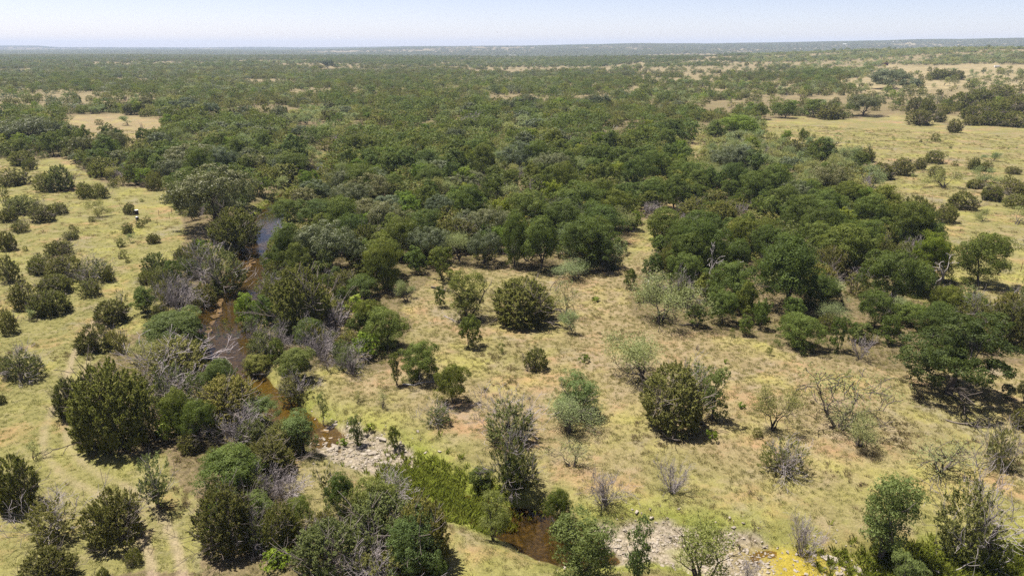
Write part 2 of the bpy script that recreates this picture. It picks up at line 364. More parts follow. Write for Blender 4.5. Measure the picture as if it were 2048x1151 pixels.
# ------------------------------------------------------------------ ground sheet
def build_ground():
    ang = np.radians(np.linspace(-62, 62, 490))
    r = [14.0]
    while r[-1] < 250: r.append(r[-1] * 1.0072)
    while r[-1] < 14000: r.append(r[-1] * 1.032)
    r = np.array(r); A, RR = np.meshgrid(ang, r)
    X = (RR * np.sin(A)).ravel(); Y = (RR * np.cos(A)).ravel(); Z = height(X, Y)
    nr, na = A.shape
    i = np.arange(nr * na).reshape(nr, na)
    F = np.stack([i[:-1, :-1], i[:-1, 1:], i[1:, 1:], i[1:, :-1]], -1).reshape(-1, 4)
    me = mesh_np('ground', np.column_stack([X, Y, Z]), [F], [M['ground']], smooth=True)
    d, v, s = creek(X, Y); px, py, dep = project(X, Y, Z); rad = np.hypot(X, Y)
    nz = fbm(X / 3.1, Y / 3.1, 71); nz2 = fbm(X / 9, Y / 9, 73)
    w = v[..., 0]
    gravel = ss(.36, .6, v[..., 2] * (1 - ss(w * .8, w + 2.4, d)) * (0.30 + 1.25 * nz))
    lush = np.clip(v[..., 3] * (1 - ss(w * .9, w + 2.8, d)) * (0.5 + nz) + 0.35 * (1 - ss(w, w + 6, d)) * (nz2 > .5), 0, 1)
    bed = ss(WATER_Z + .10, WATER_Z - .06, Z) * (d < 8)
    algae = np.clip(v[..., 4] * (1 - ss(w * .7, w + .6, d)) * (0.35 + 1.1 * nz), 0, 1)
    fld = field_of(*ragged(X, Y, px, py)); inside = (px > -700) & (px < 2750) & (py > 88)
    litter = ((fld == 0) & inside & (py > 90)).astype(float)
    litter = litter * ss(.25, .5, nz2 + .15) * (1 - .55 * ss(300, 700, rad))
    litter = litter * (1 - ss(1.5, 6, 8 - d) * .8) * (1 - gravel)
    straw = np.select([fld == k + 1 for k in range(len(FN) - 1)], [{'left_meadow': .04, 'clearing': .62, 'right_field': .36, 'far_right': .9, 'left_field': 1.0}.get(n, .5) for n in FN[1:]], .55)
    # the straw deepens up the clearing and is greener near the water
    straw = np.where(fld == 2, straw + .25 * ss(1050, 700, py) * ss(1000, 1300, px) - .22 * ss(830, 1000, py), straw)
    far = ss(330, 620, rad)
    # wheel ruts of the farm track
    t = np.array([(205, 640), (172, 690), (158, 730), (140, 790), (112, 850), (118, 905), (165, 950), (235, 985), (290, 1030), (322, 1090), (336, 1151), (340, 1180)], float)
    tx, ty, _ = at(t[:, 0], t[:, 1], False); T = _smooth(np.column_stack([tx, ty]), 6); global TRACK; TRACK = T
    near = np.hypot(X + 35, Y - 55) < 70; td = np.full(X.shape, 99.); td[near] = poly_dist(X[near], Y[near], T)[0]
    track = np.clip((1 - ss(.18, .55, np.abs(td - .92))) * (.1 + .8 * nz) * .7, 0, 1)
    c1 = np.column_stack([gravel, lush, litter, track]); c2 = np.column_stack([np.clip(straw, 0, 1), bed, far, algae])
    for n, c in (('cover', c1), ('cover_more', c2)):
        a = me.attributes.new(n, 'FLOAT_COLOR', 'POINT'); a.data.foreach_set('color', c.astype(np.float32).ravel())
    tag(link('ground', me), kind='structure')
build_ground()

def build_water():
    V = []; F = []
    n = len(CREEK_XY); d = np.gradient(CREEK_XY, axis=0); d /= np.linalg.norm(d, axis=1)[:, None]
    nx, ny = -d[:, 1], d[:, 0]; K = np.linspace(-1, 1, 7)
    for k in K:
        wv = (CREEK_V[:, 0] + 1.6) * k
        V.append(np.column_stack([CREEK_XY[:, 0] + nx * wv, CREEK_XY[:, 1] + ny * wv, np.full(n, WATER_Z)]))
    V = np.concatenate(V); i = np.arange(len(K) * n).reshape(len(K), n)
    F = np.stack([i[:-1, :-1], i[:-1, 1:], i[1:, 1:], i[1:, :-1]], -1).reshape(-1, 4)
    tag(link('creek_water', mesh_np('creek_water', V, [F], [M['water']], smooth=True)), kind='structure')
build_water()
# ------------------------------------------------------------------ plant generators
def nrm(v):
    v = np.asarray(v, float); return v / np.maximum(np.linalg.norm(v, axis=-1, keepdims=True), 1e-9)
UP = np.array([0, 0, 1.0])

def tubes_mesh(tubes, big=6, small=3, thr=.05):
    V = []; F4 = []; n0 = 0
    for pts, rad in tubes:
        k = big if rad[0] > thr else small
        pts = np.asarray(pts); n = len(pts); d = nrm(np.gradient(pts, axis=0))
        ref = np.where(np.abs(d[:, 2:3]) > .9, np.array([[1., 0, 0]]), np.array([[0, 0, 1.]]))
        u = nrm(np.cross(d, ref)); v = np.cross(d, u)
        a = np.arange(k) * 2 * math.pi / k
        ring = pts[:, None] + np.asarray(rad)[:, None, None] * (np.cos(a)[None, :, None] * u[:, None] + np.sin(a)[None, :, None] * v[:, None])
        V.append(ring.reshape(-1, 3)); i = n0 + np.arange(n * k).reshape(n, k); j = np.roll(i, -1, axis=1)
        F4.append(np.stack([i[:-1], j[:-1], j[1:], i[1:]], -1).reshape(-1, 4)); n0 += n * k
    return np.concatenate(V), np.concatenate(F4)

def grow(rng, p, d, L, r, depth, c, tubes, tips):
    n = c.get('seg', 3); pts = [np.array(p, float)]; d = nrm(d)
    for i in range(n):
        d = nrm(d + rng.normal(0, c['wig'], 3) + UP * c.get('trop', 0)); pts.append(pts[-1] + d * L / n)
    rad = np.linspace(r, max(r * c.get('taper', .55), c.get('rmin', .012)), n + 1); tubes.append((pts, rad))
    if depth == 0: tips.append((pts[-1], d)); return
    for k in range(rng.integers(*c['kids'])):
        i = rng.integers(max(1, n // 2), n + 1) if k else n
        th = rng.uniform(*c['spread']); perp = nrm(np.cross(d, rng.normal(size=3)))
        grow(rng, pts[i], d * math.cos(th) + perp * math.sin(th), L * rng.uniform(*c['short']), max(rad[i] * c.get('rk', .72), c.get('rmin', .012)), depth - 1, c, tubes, tips)

def leaves(rng, P, axis, normal, L, W):
    """diamond sprays: base, side, tip, side"""
    n = len(P); side = nrm(np.cross(axis, normal)); L = L * rng.uniform(.65, 1.35, (n, 1)); W = W * rng.uniform(.65, 1.35, (n, 1))
    nn = nrm(np.cross(side, axis)); bend = rng.normal(0, .12, (n, 1)) * L
    a = P - axis * L * .5; c = P + axis * L * .5 + nn * bend; mid = P + axis * L * .08 - nn * bend * .5
    V = np.stack([a, mid + side * W * .5, c, mid - side * W * .5], 1).reshape(-1, 3)
    return V, np.arange(4 * n).reshape(n, 4)

def blob_crown(rng, lobes, ncl, clr, nl, ls, asp=.55, flat=.75, updown=.2, jit=.55):
    """leaf clumps over the surface of ellipsoid lobes: lobes rows x y z rx ry rz"""
    lobes = np.asarray(lobes); area = (lobes[:, 3] * lobes[:, 5]); pick = rng.choice(len(lobes), ncl, p=area / area.sum())
    d = nrm(rng.normal(size=(ncl, 3))); d[:, 2] = np.where(d[:, 2] < -updown, -d[:, 2] * rng.uniform(0, 1, ncl), d[:, 2]); d = nrm(d)
    rr = rng.uniform(.72, 1.02, (ncl, 1)) ** .8
    C = lobes[pick, :3] + d * lobes[pick, 3:6] * rr
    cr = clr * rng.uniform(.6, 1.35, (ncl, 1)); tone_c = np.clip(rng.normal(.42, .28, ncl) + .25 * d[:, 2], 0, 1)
    ci = np.repeat(np.arange(ncl), nl); n = len(ci)
    q = nrm(rng.normal(size=(n, 3)) + d[ci] * .55) * rng.uniform(.35, 1.0, (n, 1)) ** .5
    P = C[ci] + q * cr[ci] * np.array([1, 1, flat])
    nor = nrm(q + d[ci] * .4 + rng.normal(size=(n, 3)) * jit); ax = nrm(np.cross(nor, rng.normal(size=(n, 3))))
    V, F = leaves(rng, P, ax, nor, ls, ls * asp)
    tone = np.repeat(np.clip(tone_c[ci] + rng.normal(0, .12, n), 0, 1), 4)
    return V, F, tone, C

def spike_crown(rng, w, h, nsp, nl, ls, spl=.8, prof=None, keep=None, sub=3, fat=1.0):
    """upright pointed sprays over an egg-shaped bush of several leaders"""
    lead = [(0, 0, 1.0, 1.0)] + [(rng.uniform(.12, .34) * w * math.cos(a), rng.uniform(.12, .34) * w * math.sin(a), rng.uniform(.62, .78), rng.uniform(.62, .95)) for a in rng.uniform(0, 6.28, sub)]
    lead = np.array(lead); pk = rng.choice(len(lead), nsp, p=lead[:, 2] ** 2 / (lead[:, 2] ** 2).sum())
    t = rng.beta(1.1, 1.25, nsp); az = rng.uniform(0, 2 * math.pi, nsp)
    pr = np.interp(t, [0, .12, .35, .6, .8, 1], prof or [.66, .90, 1.0, .92, .70, .24])
    lump = 1 + .13 * np.sin(az * 3 + rng.uniform(0, 6) + t * 5) + .08 * np.sin(az * 7 + rng.uniform(0, 6))
    rr = pr * lump * w * .42 * lead[pk, 2] * rng.uniform(.5, 1.0, nsp) ** .45
    P0 = np.column_stack([lead[pk, 0] + rr * np.cos(az), lead[pk, 1] + rr * np.sin(az), h * lead[pk, 3] * (.04 + .86 * t)])
    ax = nrm(np.column_stack([np.cos(az) * .62, np.sin(az) * .62, .25 + .7 * t]) + rng.normal(0, .22, (nsp, 3)))
    if keep is not None:
        m = keep(P0); P0, ax, t = P0[m], ax[m], t[m]; nsp = len(P0)
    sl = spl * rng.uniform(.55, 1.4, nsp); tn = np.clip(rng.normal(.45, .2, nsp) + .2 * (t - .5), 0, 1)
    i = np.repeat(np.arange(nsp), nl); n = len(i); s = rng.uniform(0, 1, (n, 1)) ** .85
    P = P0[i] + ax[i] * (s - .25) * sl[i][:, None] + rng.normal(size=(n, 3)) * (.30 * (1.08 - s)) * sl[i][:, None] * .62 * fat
    P[:, 2] = np.maximum(P[:, 2], .03)
    a = nrm(ax[i] * .8 + rng.normal(0, .85, (n, 3))); nor = nrm(rng.normal(size=(n, 3)) + .7 * nrm(P - np.array([0, 0, h * .3])) + .5 * UP)
    V, F = leaves(rng, P, a, nor, ls, ls * .46)
    V[:, 2] = np.maximum(V[:, 2], .02)
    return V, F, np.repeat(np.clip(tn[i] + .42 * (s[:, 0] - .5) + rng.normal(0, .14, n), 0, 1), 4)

def stems(rng, n, w, h, r, depth, kids=(2, 4), tilt=(.15, .8), wig=.16, rmin=.012, base=.12, short=(.5, .8), trop=.05, sp=(.35, .9)):
    tubes = []; tips = []
    for k in range(n):
        a = rng.uniform(0, 6.283); ti = rng.uniform(*tilt); d = np.array([math.sin(ti) * math.cos(a), math.sin(ti) * math.sin(a), math.cos(ti)])
        grow(rng, (base * w * rng.normal() * .3, base * w * rng.normal() * .3, -.15), d, h * rng.uniform(.42, .62), r * rng.uniform(.7, 1.2), depth, dict(kids=kids, wig=wig, spread=sp, short=short, rmin=rmin, trop=trop), tubes, tips)
    return tubes, tips

# q: 0 close, 1 middle, 2 far.  Every plant: dict(parts=[(part name, V, faces, tone or None, material)])
LN = {0: (1.0, 1.0), 1: (.30, 1.75), 2: (.055, 3.6)}
def gen(kind, seed, q):
    rng = np.random.default_rng(seed * 131 + 7); k, s = LN[q]; parts = []
    def crown(V, F, t, m, name='crown'): parts.append((name, V, F, t, m))
    def wood(tubes, m='bark', name='trunk', big=6):
        if q == 2: tubes = sorted(tubes, key=lambda t: -t[1][0])[:5]
        V, F = tubes_mesh(tubes, big if q == 0 else 4, 3, .06); parts.append((name, V, F, None, m))
    if kind in ('J', 'JP'):
        w, h = 5.0, rng.uniform(3.6, 5.0)
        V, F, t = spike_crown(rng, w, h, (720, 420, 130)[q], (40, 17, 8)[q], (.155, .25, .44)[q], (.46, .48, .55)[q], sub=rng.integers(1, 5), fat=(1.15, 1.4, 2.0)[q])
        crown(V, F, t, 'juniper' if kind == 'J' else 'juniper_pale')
        tb, _ = stems(rng, (12, 8, 3)[q], w, h * 1.02, .07, 2 if q < 2 else 1, kids=(3, 5), tilt=(.1, 1.25), rmin=(.016, .026, .04)[q]); wood(tb, 'twig_brown')
    elif kind == 'JS':                                                # open, see-through juniper on a bare stem
        w, h = 4.0, 5.2
        V, F, t = spike_crown(rng, w, h, int(120 * max(k, .12)), int(34 * min(1, k ** .4)) if q < 2 else 7, .21 * s ** .9, .75, prof=[.05, .2, .75, .95, .8, .3])
        V[:, 2] += .5; crown(V, F, t, 'juniper_pale')
        tb, _ = stems(rng, 6, w, h, .075, 2, tilt=(.06, .5), rmin=.02, trop=.12); wood(tb, 'twig')
    elif kind == 'H':                                                 # half dead: foliage in part, bare grey twigs in part
        w, h = 5.0, rng.uniform(3.8, 4.8); c = nrm(rng.normal(size=3) * np.array([1, 1, .4])); off = rng.uniform(-.5, .6)
        keep = lambda P: (((P - [0, 0, h * .45]) @ c) > off - 0.9 * rng.random(len(P)) * 2.2)
        V, F, t = spike_crown(rng, w, h, (380, 220, 80)[q], (44, 18, 8)[q], (.15, .25, .44)[q], .55, keep=keep, sub=4, fat=(1, 1.25, 1.8)[q])
        crown(V, F, t, 'juniper_pale')
        tb, _ = stems(rng, 13 if q == 0 else 7, w, h * 1.0, .027, 3 if q == 0 else 2, kids=(2, 5) if q == 0 else (3, 5), tilt=(.1, 1.15), rmin=.014 if q == 0 else .026); wood(tb, 'twig', 'twigs', 4)
        tb, _ = stems(rng, 4, w, h, .085, 1, tilt=(.05, .5), rmin=.03); wood(tb, 'twig_brown')
    elif kind == 'D':                                                 # bare bush
        w, h = 4.6, rng.uniform(3.2, 4.2)
        tb, _ = stems(rng, 17 if q == 0 else 9, w, h * 1.1, .04, 3 if q < 2 else 2, kids=(3, 5) if q == 0 else (3, 5), tilt=(.05, 1.2), wig=.2, rmin=.015 if q == 0 else .03, short=(.48, .75), sp=(.25, .8)); wood(tb, 'twig', 'twigs', 4)
        tb, _ = stems(rng, 5, w, h * .8, .075, 1, tilt=(.1, .8), rmin=.03); wood(tb, 'bark')
    elif kind in ('E', 'L', 'EP'):
        w, h = 7.0, rng.uniform(6.2, 8.0); nlob = rng.integers(9, 14); lobes = [(0, 0, h * .50, w * .33, w * .33, h * .42), (0, 0, h * .72, w * .24, w * .24, h * .22)]
        for j in range(nlob):
            a = j * 2.4 + rng.uniform(-.4, .4); rr = rng.uniform(.18, .36) * w; zz = h * rng.uniform(.14, .76)
            sz = rng.uniform(.13, .23) * w; lobes.append((rr * math.cos(a), rr * math.sin(a), zz, sz, sz, sz * rng.uniform(.7, 1.1)))
        ncl = (210, 110, 60)[q]; nl = int((21000, 5200)[q] / ncl) if q < 2 else 9
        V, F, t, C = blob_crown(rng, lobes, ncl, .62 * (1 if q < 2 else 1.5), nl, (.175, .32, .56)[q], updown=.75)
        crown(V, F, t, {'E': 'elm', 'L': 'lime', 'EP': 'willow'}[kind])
        tb = []; tips = []; grow(rng, (0, 0, -.25), (rng.normal() * .08, rng.normal() * .08, 1), h * .36, .17, 3 if q == 0 else 2, dict(kids=(2, 5), wig=.13, spread=(.3, .8), short=(.6, .9), rmin=.02, trop=.06), tb, tips); wood(tb)
    elif kind == 'EO':                                                # spreading open crown on a visible trunk
        w, h = 9.6, 9.6; lobes = []
        for j in range(24):
            a = j * 2.4; rr = rng.uniform(.05, .42) * w; zz = h * (.22 + .70 * rng.random() * (1 - .35 * (rr / (w * .5)) ** 2)); sz = rng.uniform(.11, .17) * w
            lobes.append((rr * math.cos(a), rr * math.sin(a), zz, sz, sz, sz * .42))
        V, F, t, C = blob_crown(rng, lobes, int(430 * max(k ** .6, .3)), .5, int(max(70 * k ** .5, 10)), .19 * s, updown=.5); crown(V, F, t, 'elm_dark')
        tb = []; tips = []; grow(rng, (0, 0, -.25), (.05, 0, 1), h * .33, .34, 4, dict(kids=(2, 5), wig=.14, spread=(.35, .95), short=(.6, .85), rmin=.03, trop=.03), tb, tips); wood(tb)
    elif kind == 'O':
        w, h = 9.0, 6.6; lobes = [(0, 0, h * .52, w * .36, w * .36, h * .44)]
        for j in range(9):
            a = j * 2.4; rr = rng.uniform(.2, .36) * w; sz = rng.uniform(.14, .2) * w
            lobes.append((rr * math.cos(a), rr * math.sin(a), h * rng.uniform(.3, .68), sz, sz, sz * .85))
        ncl = (240, 120, 66)[q]; nl = int((22000, 6000)[q] / ncl) if q < 2 else 8
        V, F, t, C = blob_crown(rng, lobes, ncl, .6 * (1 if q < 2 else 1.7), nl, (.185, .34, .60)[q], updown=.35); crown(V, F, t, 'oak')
        tb = []; tips = []; grow(rng, (0, 0, -.25), (.05, 0, 1), h * .3, .3, 3 if q == 0 else 2, dict(kids=(3, 5), wig=.14, spread=(.4, .9), short=(.65, .95), rmin=.03), tb, tips); wood(tb)
    elif kind in ('M', 'MB'):
        w, h = 6.0, 5.0; tb = []; tips = []
        for j in range(rng.integers(2, 4)):
            a = rng.uniform(0, 6.28); grow(rng, (.12 * math.cos(a), .12 * math.sin(a), -.2), (.55 * math.cos(a), .55 * math.sin(a), 1), h * .38, .15 if kind == 'MB' else .18, 4 if q == 0 else 3, dict(seg=3, kids=(2, 4), wig=.26, spread=(.4, 1.05), short=(.66, .95), rmin=.030, rk=.74, trop=.02), tb, tips)
        C = np.array([t[0] for t in tips]); C = C[C[:, 2] > np.percentile(C[:, 2], 30)]
        if kind == 'MB' : C = C[rng.random(len(C)) < .42]
        C = C[rng.permutation(len(C))[:int(260 * max(k, .4))]]; n_ = max(6, int((6500, 2700, 760)[q] * (.22 if kind == 'MB' else 1) / max(len(C), 1)))
        i = np.repeat(np.arange(len(C)), n_); P = C[i] + rng.normal(size=(len(i), 3)) * np.array([.62, .62, .30])
        V, F = leaves(rng, P, nrm(rng.normal(size=P.shape) * [1, 1, .5]), nrm(rng.normal(size=P.shape) + UP), .165 * s ** .92, .075 * s ** .92)
        wood(tb); crown(V, F, np.repeat(np.clip(rng.normal(.5, .22, len(P)), 0, 1), 4), 'mesquite')
    elif kind in ('W', 'WS'):                                         # airy upright small tree
        w, h = 4.6, rng.uniform(5.6, 7.0); lobes = []
        for j in range(9):
            a = j * 2.4; rr = rng.uniform(.0, .28) * w; sz = rng.uniform(.14, .22) * w
            lobes.append((rr * math.cos(a), rr * math.sin(a), h * rng.uniform(.22, .84), sz, sz, sz * 1.25))
        V, F, t, C = blob_crown(rng, lobes, int(190 * max(k ** .6, .2)), .42 * (1 if q < 2 else 1.6), int((52 if kind == 'W' else 26) * max(k ** .4, .35)), .15 * s ** .95, updown=.8, asp=.45); crown(V, F, t, 'willow')
        tb, _ = stems(rng, 4, w, h, .09, 2, tilt=(.02, .22), rmin=.022, trop=.14, base=.06, short=(.3, .5)); wood(tb)
    elif kind == 'S':                                                 # dead standing tree
        w, h = 5.0, 6.0; tb = []; tips = []
        grow(rng, (0, 0, -.25), (.12, 0, 1), h * .36, .26, 4 if q == 0 else 3, dict(kids=(2, 4), wig=.2, spread=(.35, 1.0), short=(.55, .88), rmin=.03, rk=.72), tb, tips)
        big = [t for t in tb if t[1][0] > .075]; sm = [t for t in tb if t[1][0] <= .075]
        wood(big, 'snag'); wood(sm or big[-1:], 'snag', 'branches')
    elif kind == 'B':                                                 # small leafy bush
        w, h = 1.6, 1.3; lobes = [(0, 0, .55, .55, .55, .55), (.35, .1, .4, .4, .4, .4), (-.3, .2, .45, .4, .4, .4)]
        V, F, t, C = blob_crown(rng, lobes, int(34 * max(k, .3)), .24, int(26 * max(k ** .5, .2)), .15 * s ** .9, updown=.4); V[:, 2] = np.maximum(V[:, 2], .02)
        crown(V, F, t, 'lime'); tb, _ = stems(rng, 5, w, h, .02, 1, rmin=.008); wood(tb, 'twig_brown', 'stem', 3)
    if kind in ('J', 'JP', 'H', 'D', 'B'):                             # the crown stands over its foot
        Vc = np.concatenate([p[1] for p in parts if p[0] != 'trunk']); mid = (np.percentile(Vc, 3, axis=0) + np.percentile(Vc, 97, axis=0)) / 2; mid[2] = 0
        parts = [(n_, v_ - mid, f_, t_, m_) for n_, v_, f_, t_, m_ in parts]
    V = np.concatenate([p[1] for p in parts]); rad = np.hypot(V[:, 0], V[:, 1])
    pc = (86, 97) if kind in ('M', 'MB') else (97, 99.5)
    return dict(parts=parts, w=2 * np.percentile(rad, pc[0]), h=np.percentile(V[:, 2], pc[1]))

NV = {'J': (6, 5, 3), 'JP': (4, 3, 2), 'JS': (2, 2, 1), 'H': (5, 4, 2), 'D': (4, 3, 2), 'E': (6, 5, 3), 'L': (2, 2, 1), 'EP': (2, 2, 1), 'EO': (1, 1, 1),
      'O': (3, 3, 2), 'M': (4, 3, 2), 'MB': (3, 2, 1), 'W': (4, 2, 1), 'WS': (2, 1, 1), 'S': (3, 2, 1), 'B': (3, 2, 1)}
_proto = {}
def proto(kind, var, q):
    key = (kind, var, q)
    if key not in _proto:
        g = gen(kind, hash(kind) % 1 + sum(map(ord, kind)) * 10 + var, q)
        g['me'] = [(n, mesh_np(n, V, [F], [M[m]], t)) for n, V, F, t, m in g['parts']]
        _proto[key] = g
    return _proto[key]
def joined(kind, var, q):
    g = gen(kind, sum(map(ord, kind)) * 10 + var, q); V = []; F = []; T = []; MI = []; mats = []; n0 = 0
    for n, v, f, t, m in g['parts']:
        if M[m] not in mats: mats.append(M[m])
        V.append(v); F.append(f + n0); n0 += len(v); T.append(np.full(len(v), .5) if t is None else t); MI.append(np.full(len(f), mats.index(M[m])))
    return mesh_np('plant', np.concatenate(V), [np.concatenate(F)], mats, np.concatenate(T), np.concatenate(MI)), g['w'], g['h']

NAME = {'J': 'juniper_tree', 'JP': 'juniper_tree', 'JS': 'juniper_tree', 'H': 'juniper_tree', 'D': 'bare_bush', 'E': 'elm_tree', 'EO': 'elm_tree', 'L': 'hackberry_tree', 'EP': 'hackberry_tree',
        'O': 'live_oak_tree', 'M': 'mesquite_tree', 'MB': 'mesquite_tree', 'W': 'willow_tree', 'WS': 'willow_tree', 'S': 'dead_tree', 'B': 'small_bush'}
CAT = {'juniper_tree': 'juniper', 'bare_bush': 'bush', 'elm_tree': 'elm', 'hackberry_tree': 'hackberry', 'live_oak_tree': 'oak', 'mesquite_tree': 'mesquite', 'willow_tree': 'willow', 'dead_tree': 'dead tree', 'small_bush': 'shrub'}
_rng = random.Random(11)
def plant(kind, x, y, z, w, h, wpx, label, group=None, var=None, rz=None):
    q = 0 if wpx > 62 else (1 if wpx > 22 else 2)
    v = _rng.randrange(NV[kind][q]) if var is None else var % NV[kind][q]
    g = proto(kind, v, q); sx = w / g['w']; sz = h / g['h']; sz = min(max(sz, sx * .55), sx * 1.75)
    o = link(NAME[kind], None, None, (x, y, z)); o.empty_display_size = .5
    o.rotation_euler = (_rng.gauss(0, .03), _rng.gauss(0, .03), _rng.uniform(0, 6.283) if rz is None else rz)
    o.scale = (sx * _rng.uniform(.94, 1.06), sx * _rng.uniform(.94, 1.06), sz)
    for n, me in g['me']: link(n, me, o)
    tag(o, label, CAT[NAME[kind]], group); return o

BUSHY = {'J', 'JP', 'H', 'D', 'B', 'O', 'E', 'L', 'EP'}
PLACED = []
def box_tree(kind, x0, y0, x1, y1, label, group=None, var=None, rz=None):
    """a plant that fills the picture box x0 y0 x1 y1 when it stands on the ground there"""
    wpx = x1 - x0; xm = (x0 + x1) / 2; yb = y1
    gx, gy, gz = (float(v[0]) for v in at(xm, yb)); dep = project(gx, gy, gz)[2]
    dip = math.atan2(CAM_H - gz, math.hypot(gx, gy))
    if kind in BUSHY: yb = y1 - .36 * wpx * math.sin(dip); gx, gy, gz = (float(v[0]) for v in at(xm, yb)); dep = project(gx, gy, gz)[2]
    w = wpx * dep / FPX * ({'M': 1.2, 'MB': 1.05}.get(kind, 1)); hv = (y1 - y0) * dep / FPX
    h = (hv - (.62 if kind in BUSHY else .34) * w * math.sin(dip)) / math.cos(dip); h = max(h, .5 * w)
    PLACED.append((gx, gy, w))
    return plant(kind, gx, gy, gz - .04, w, h, wpx, label, group, var, rz)
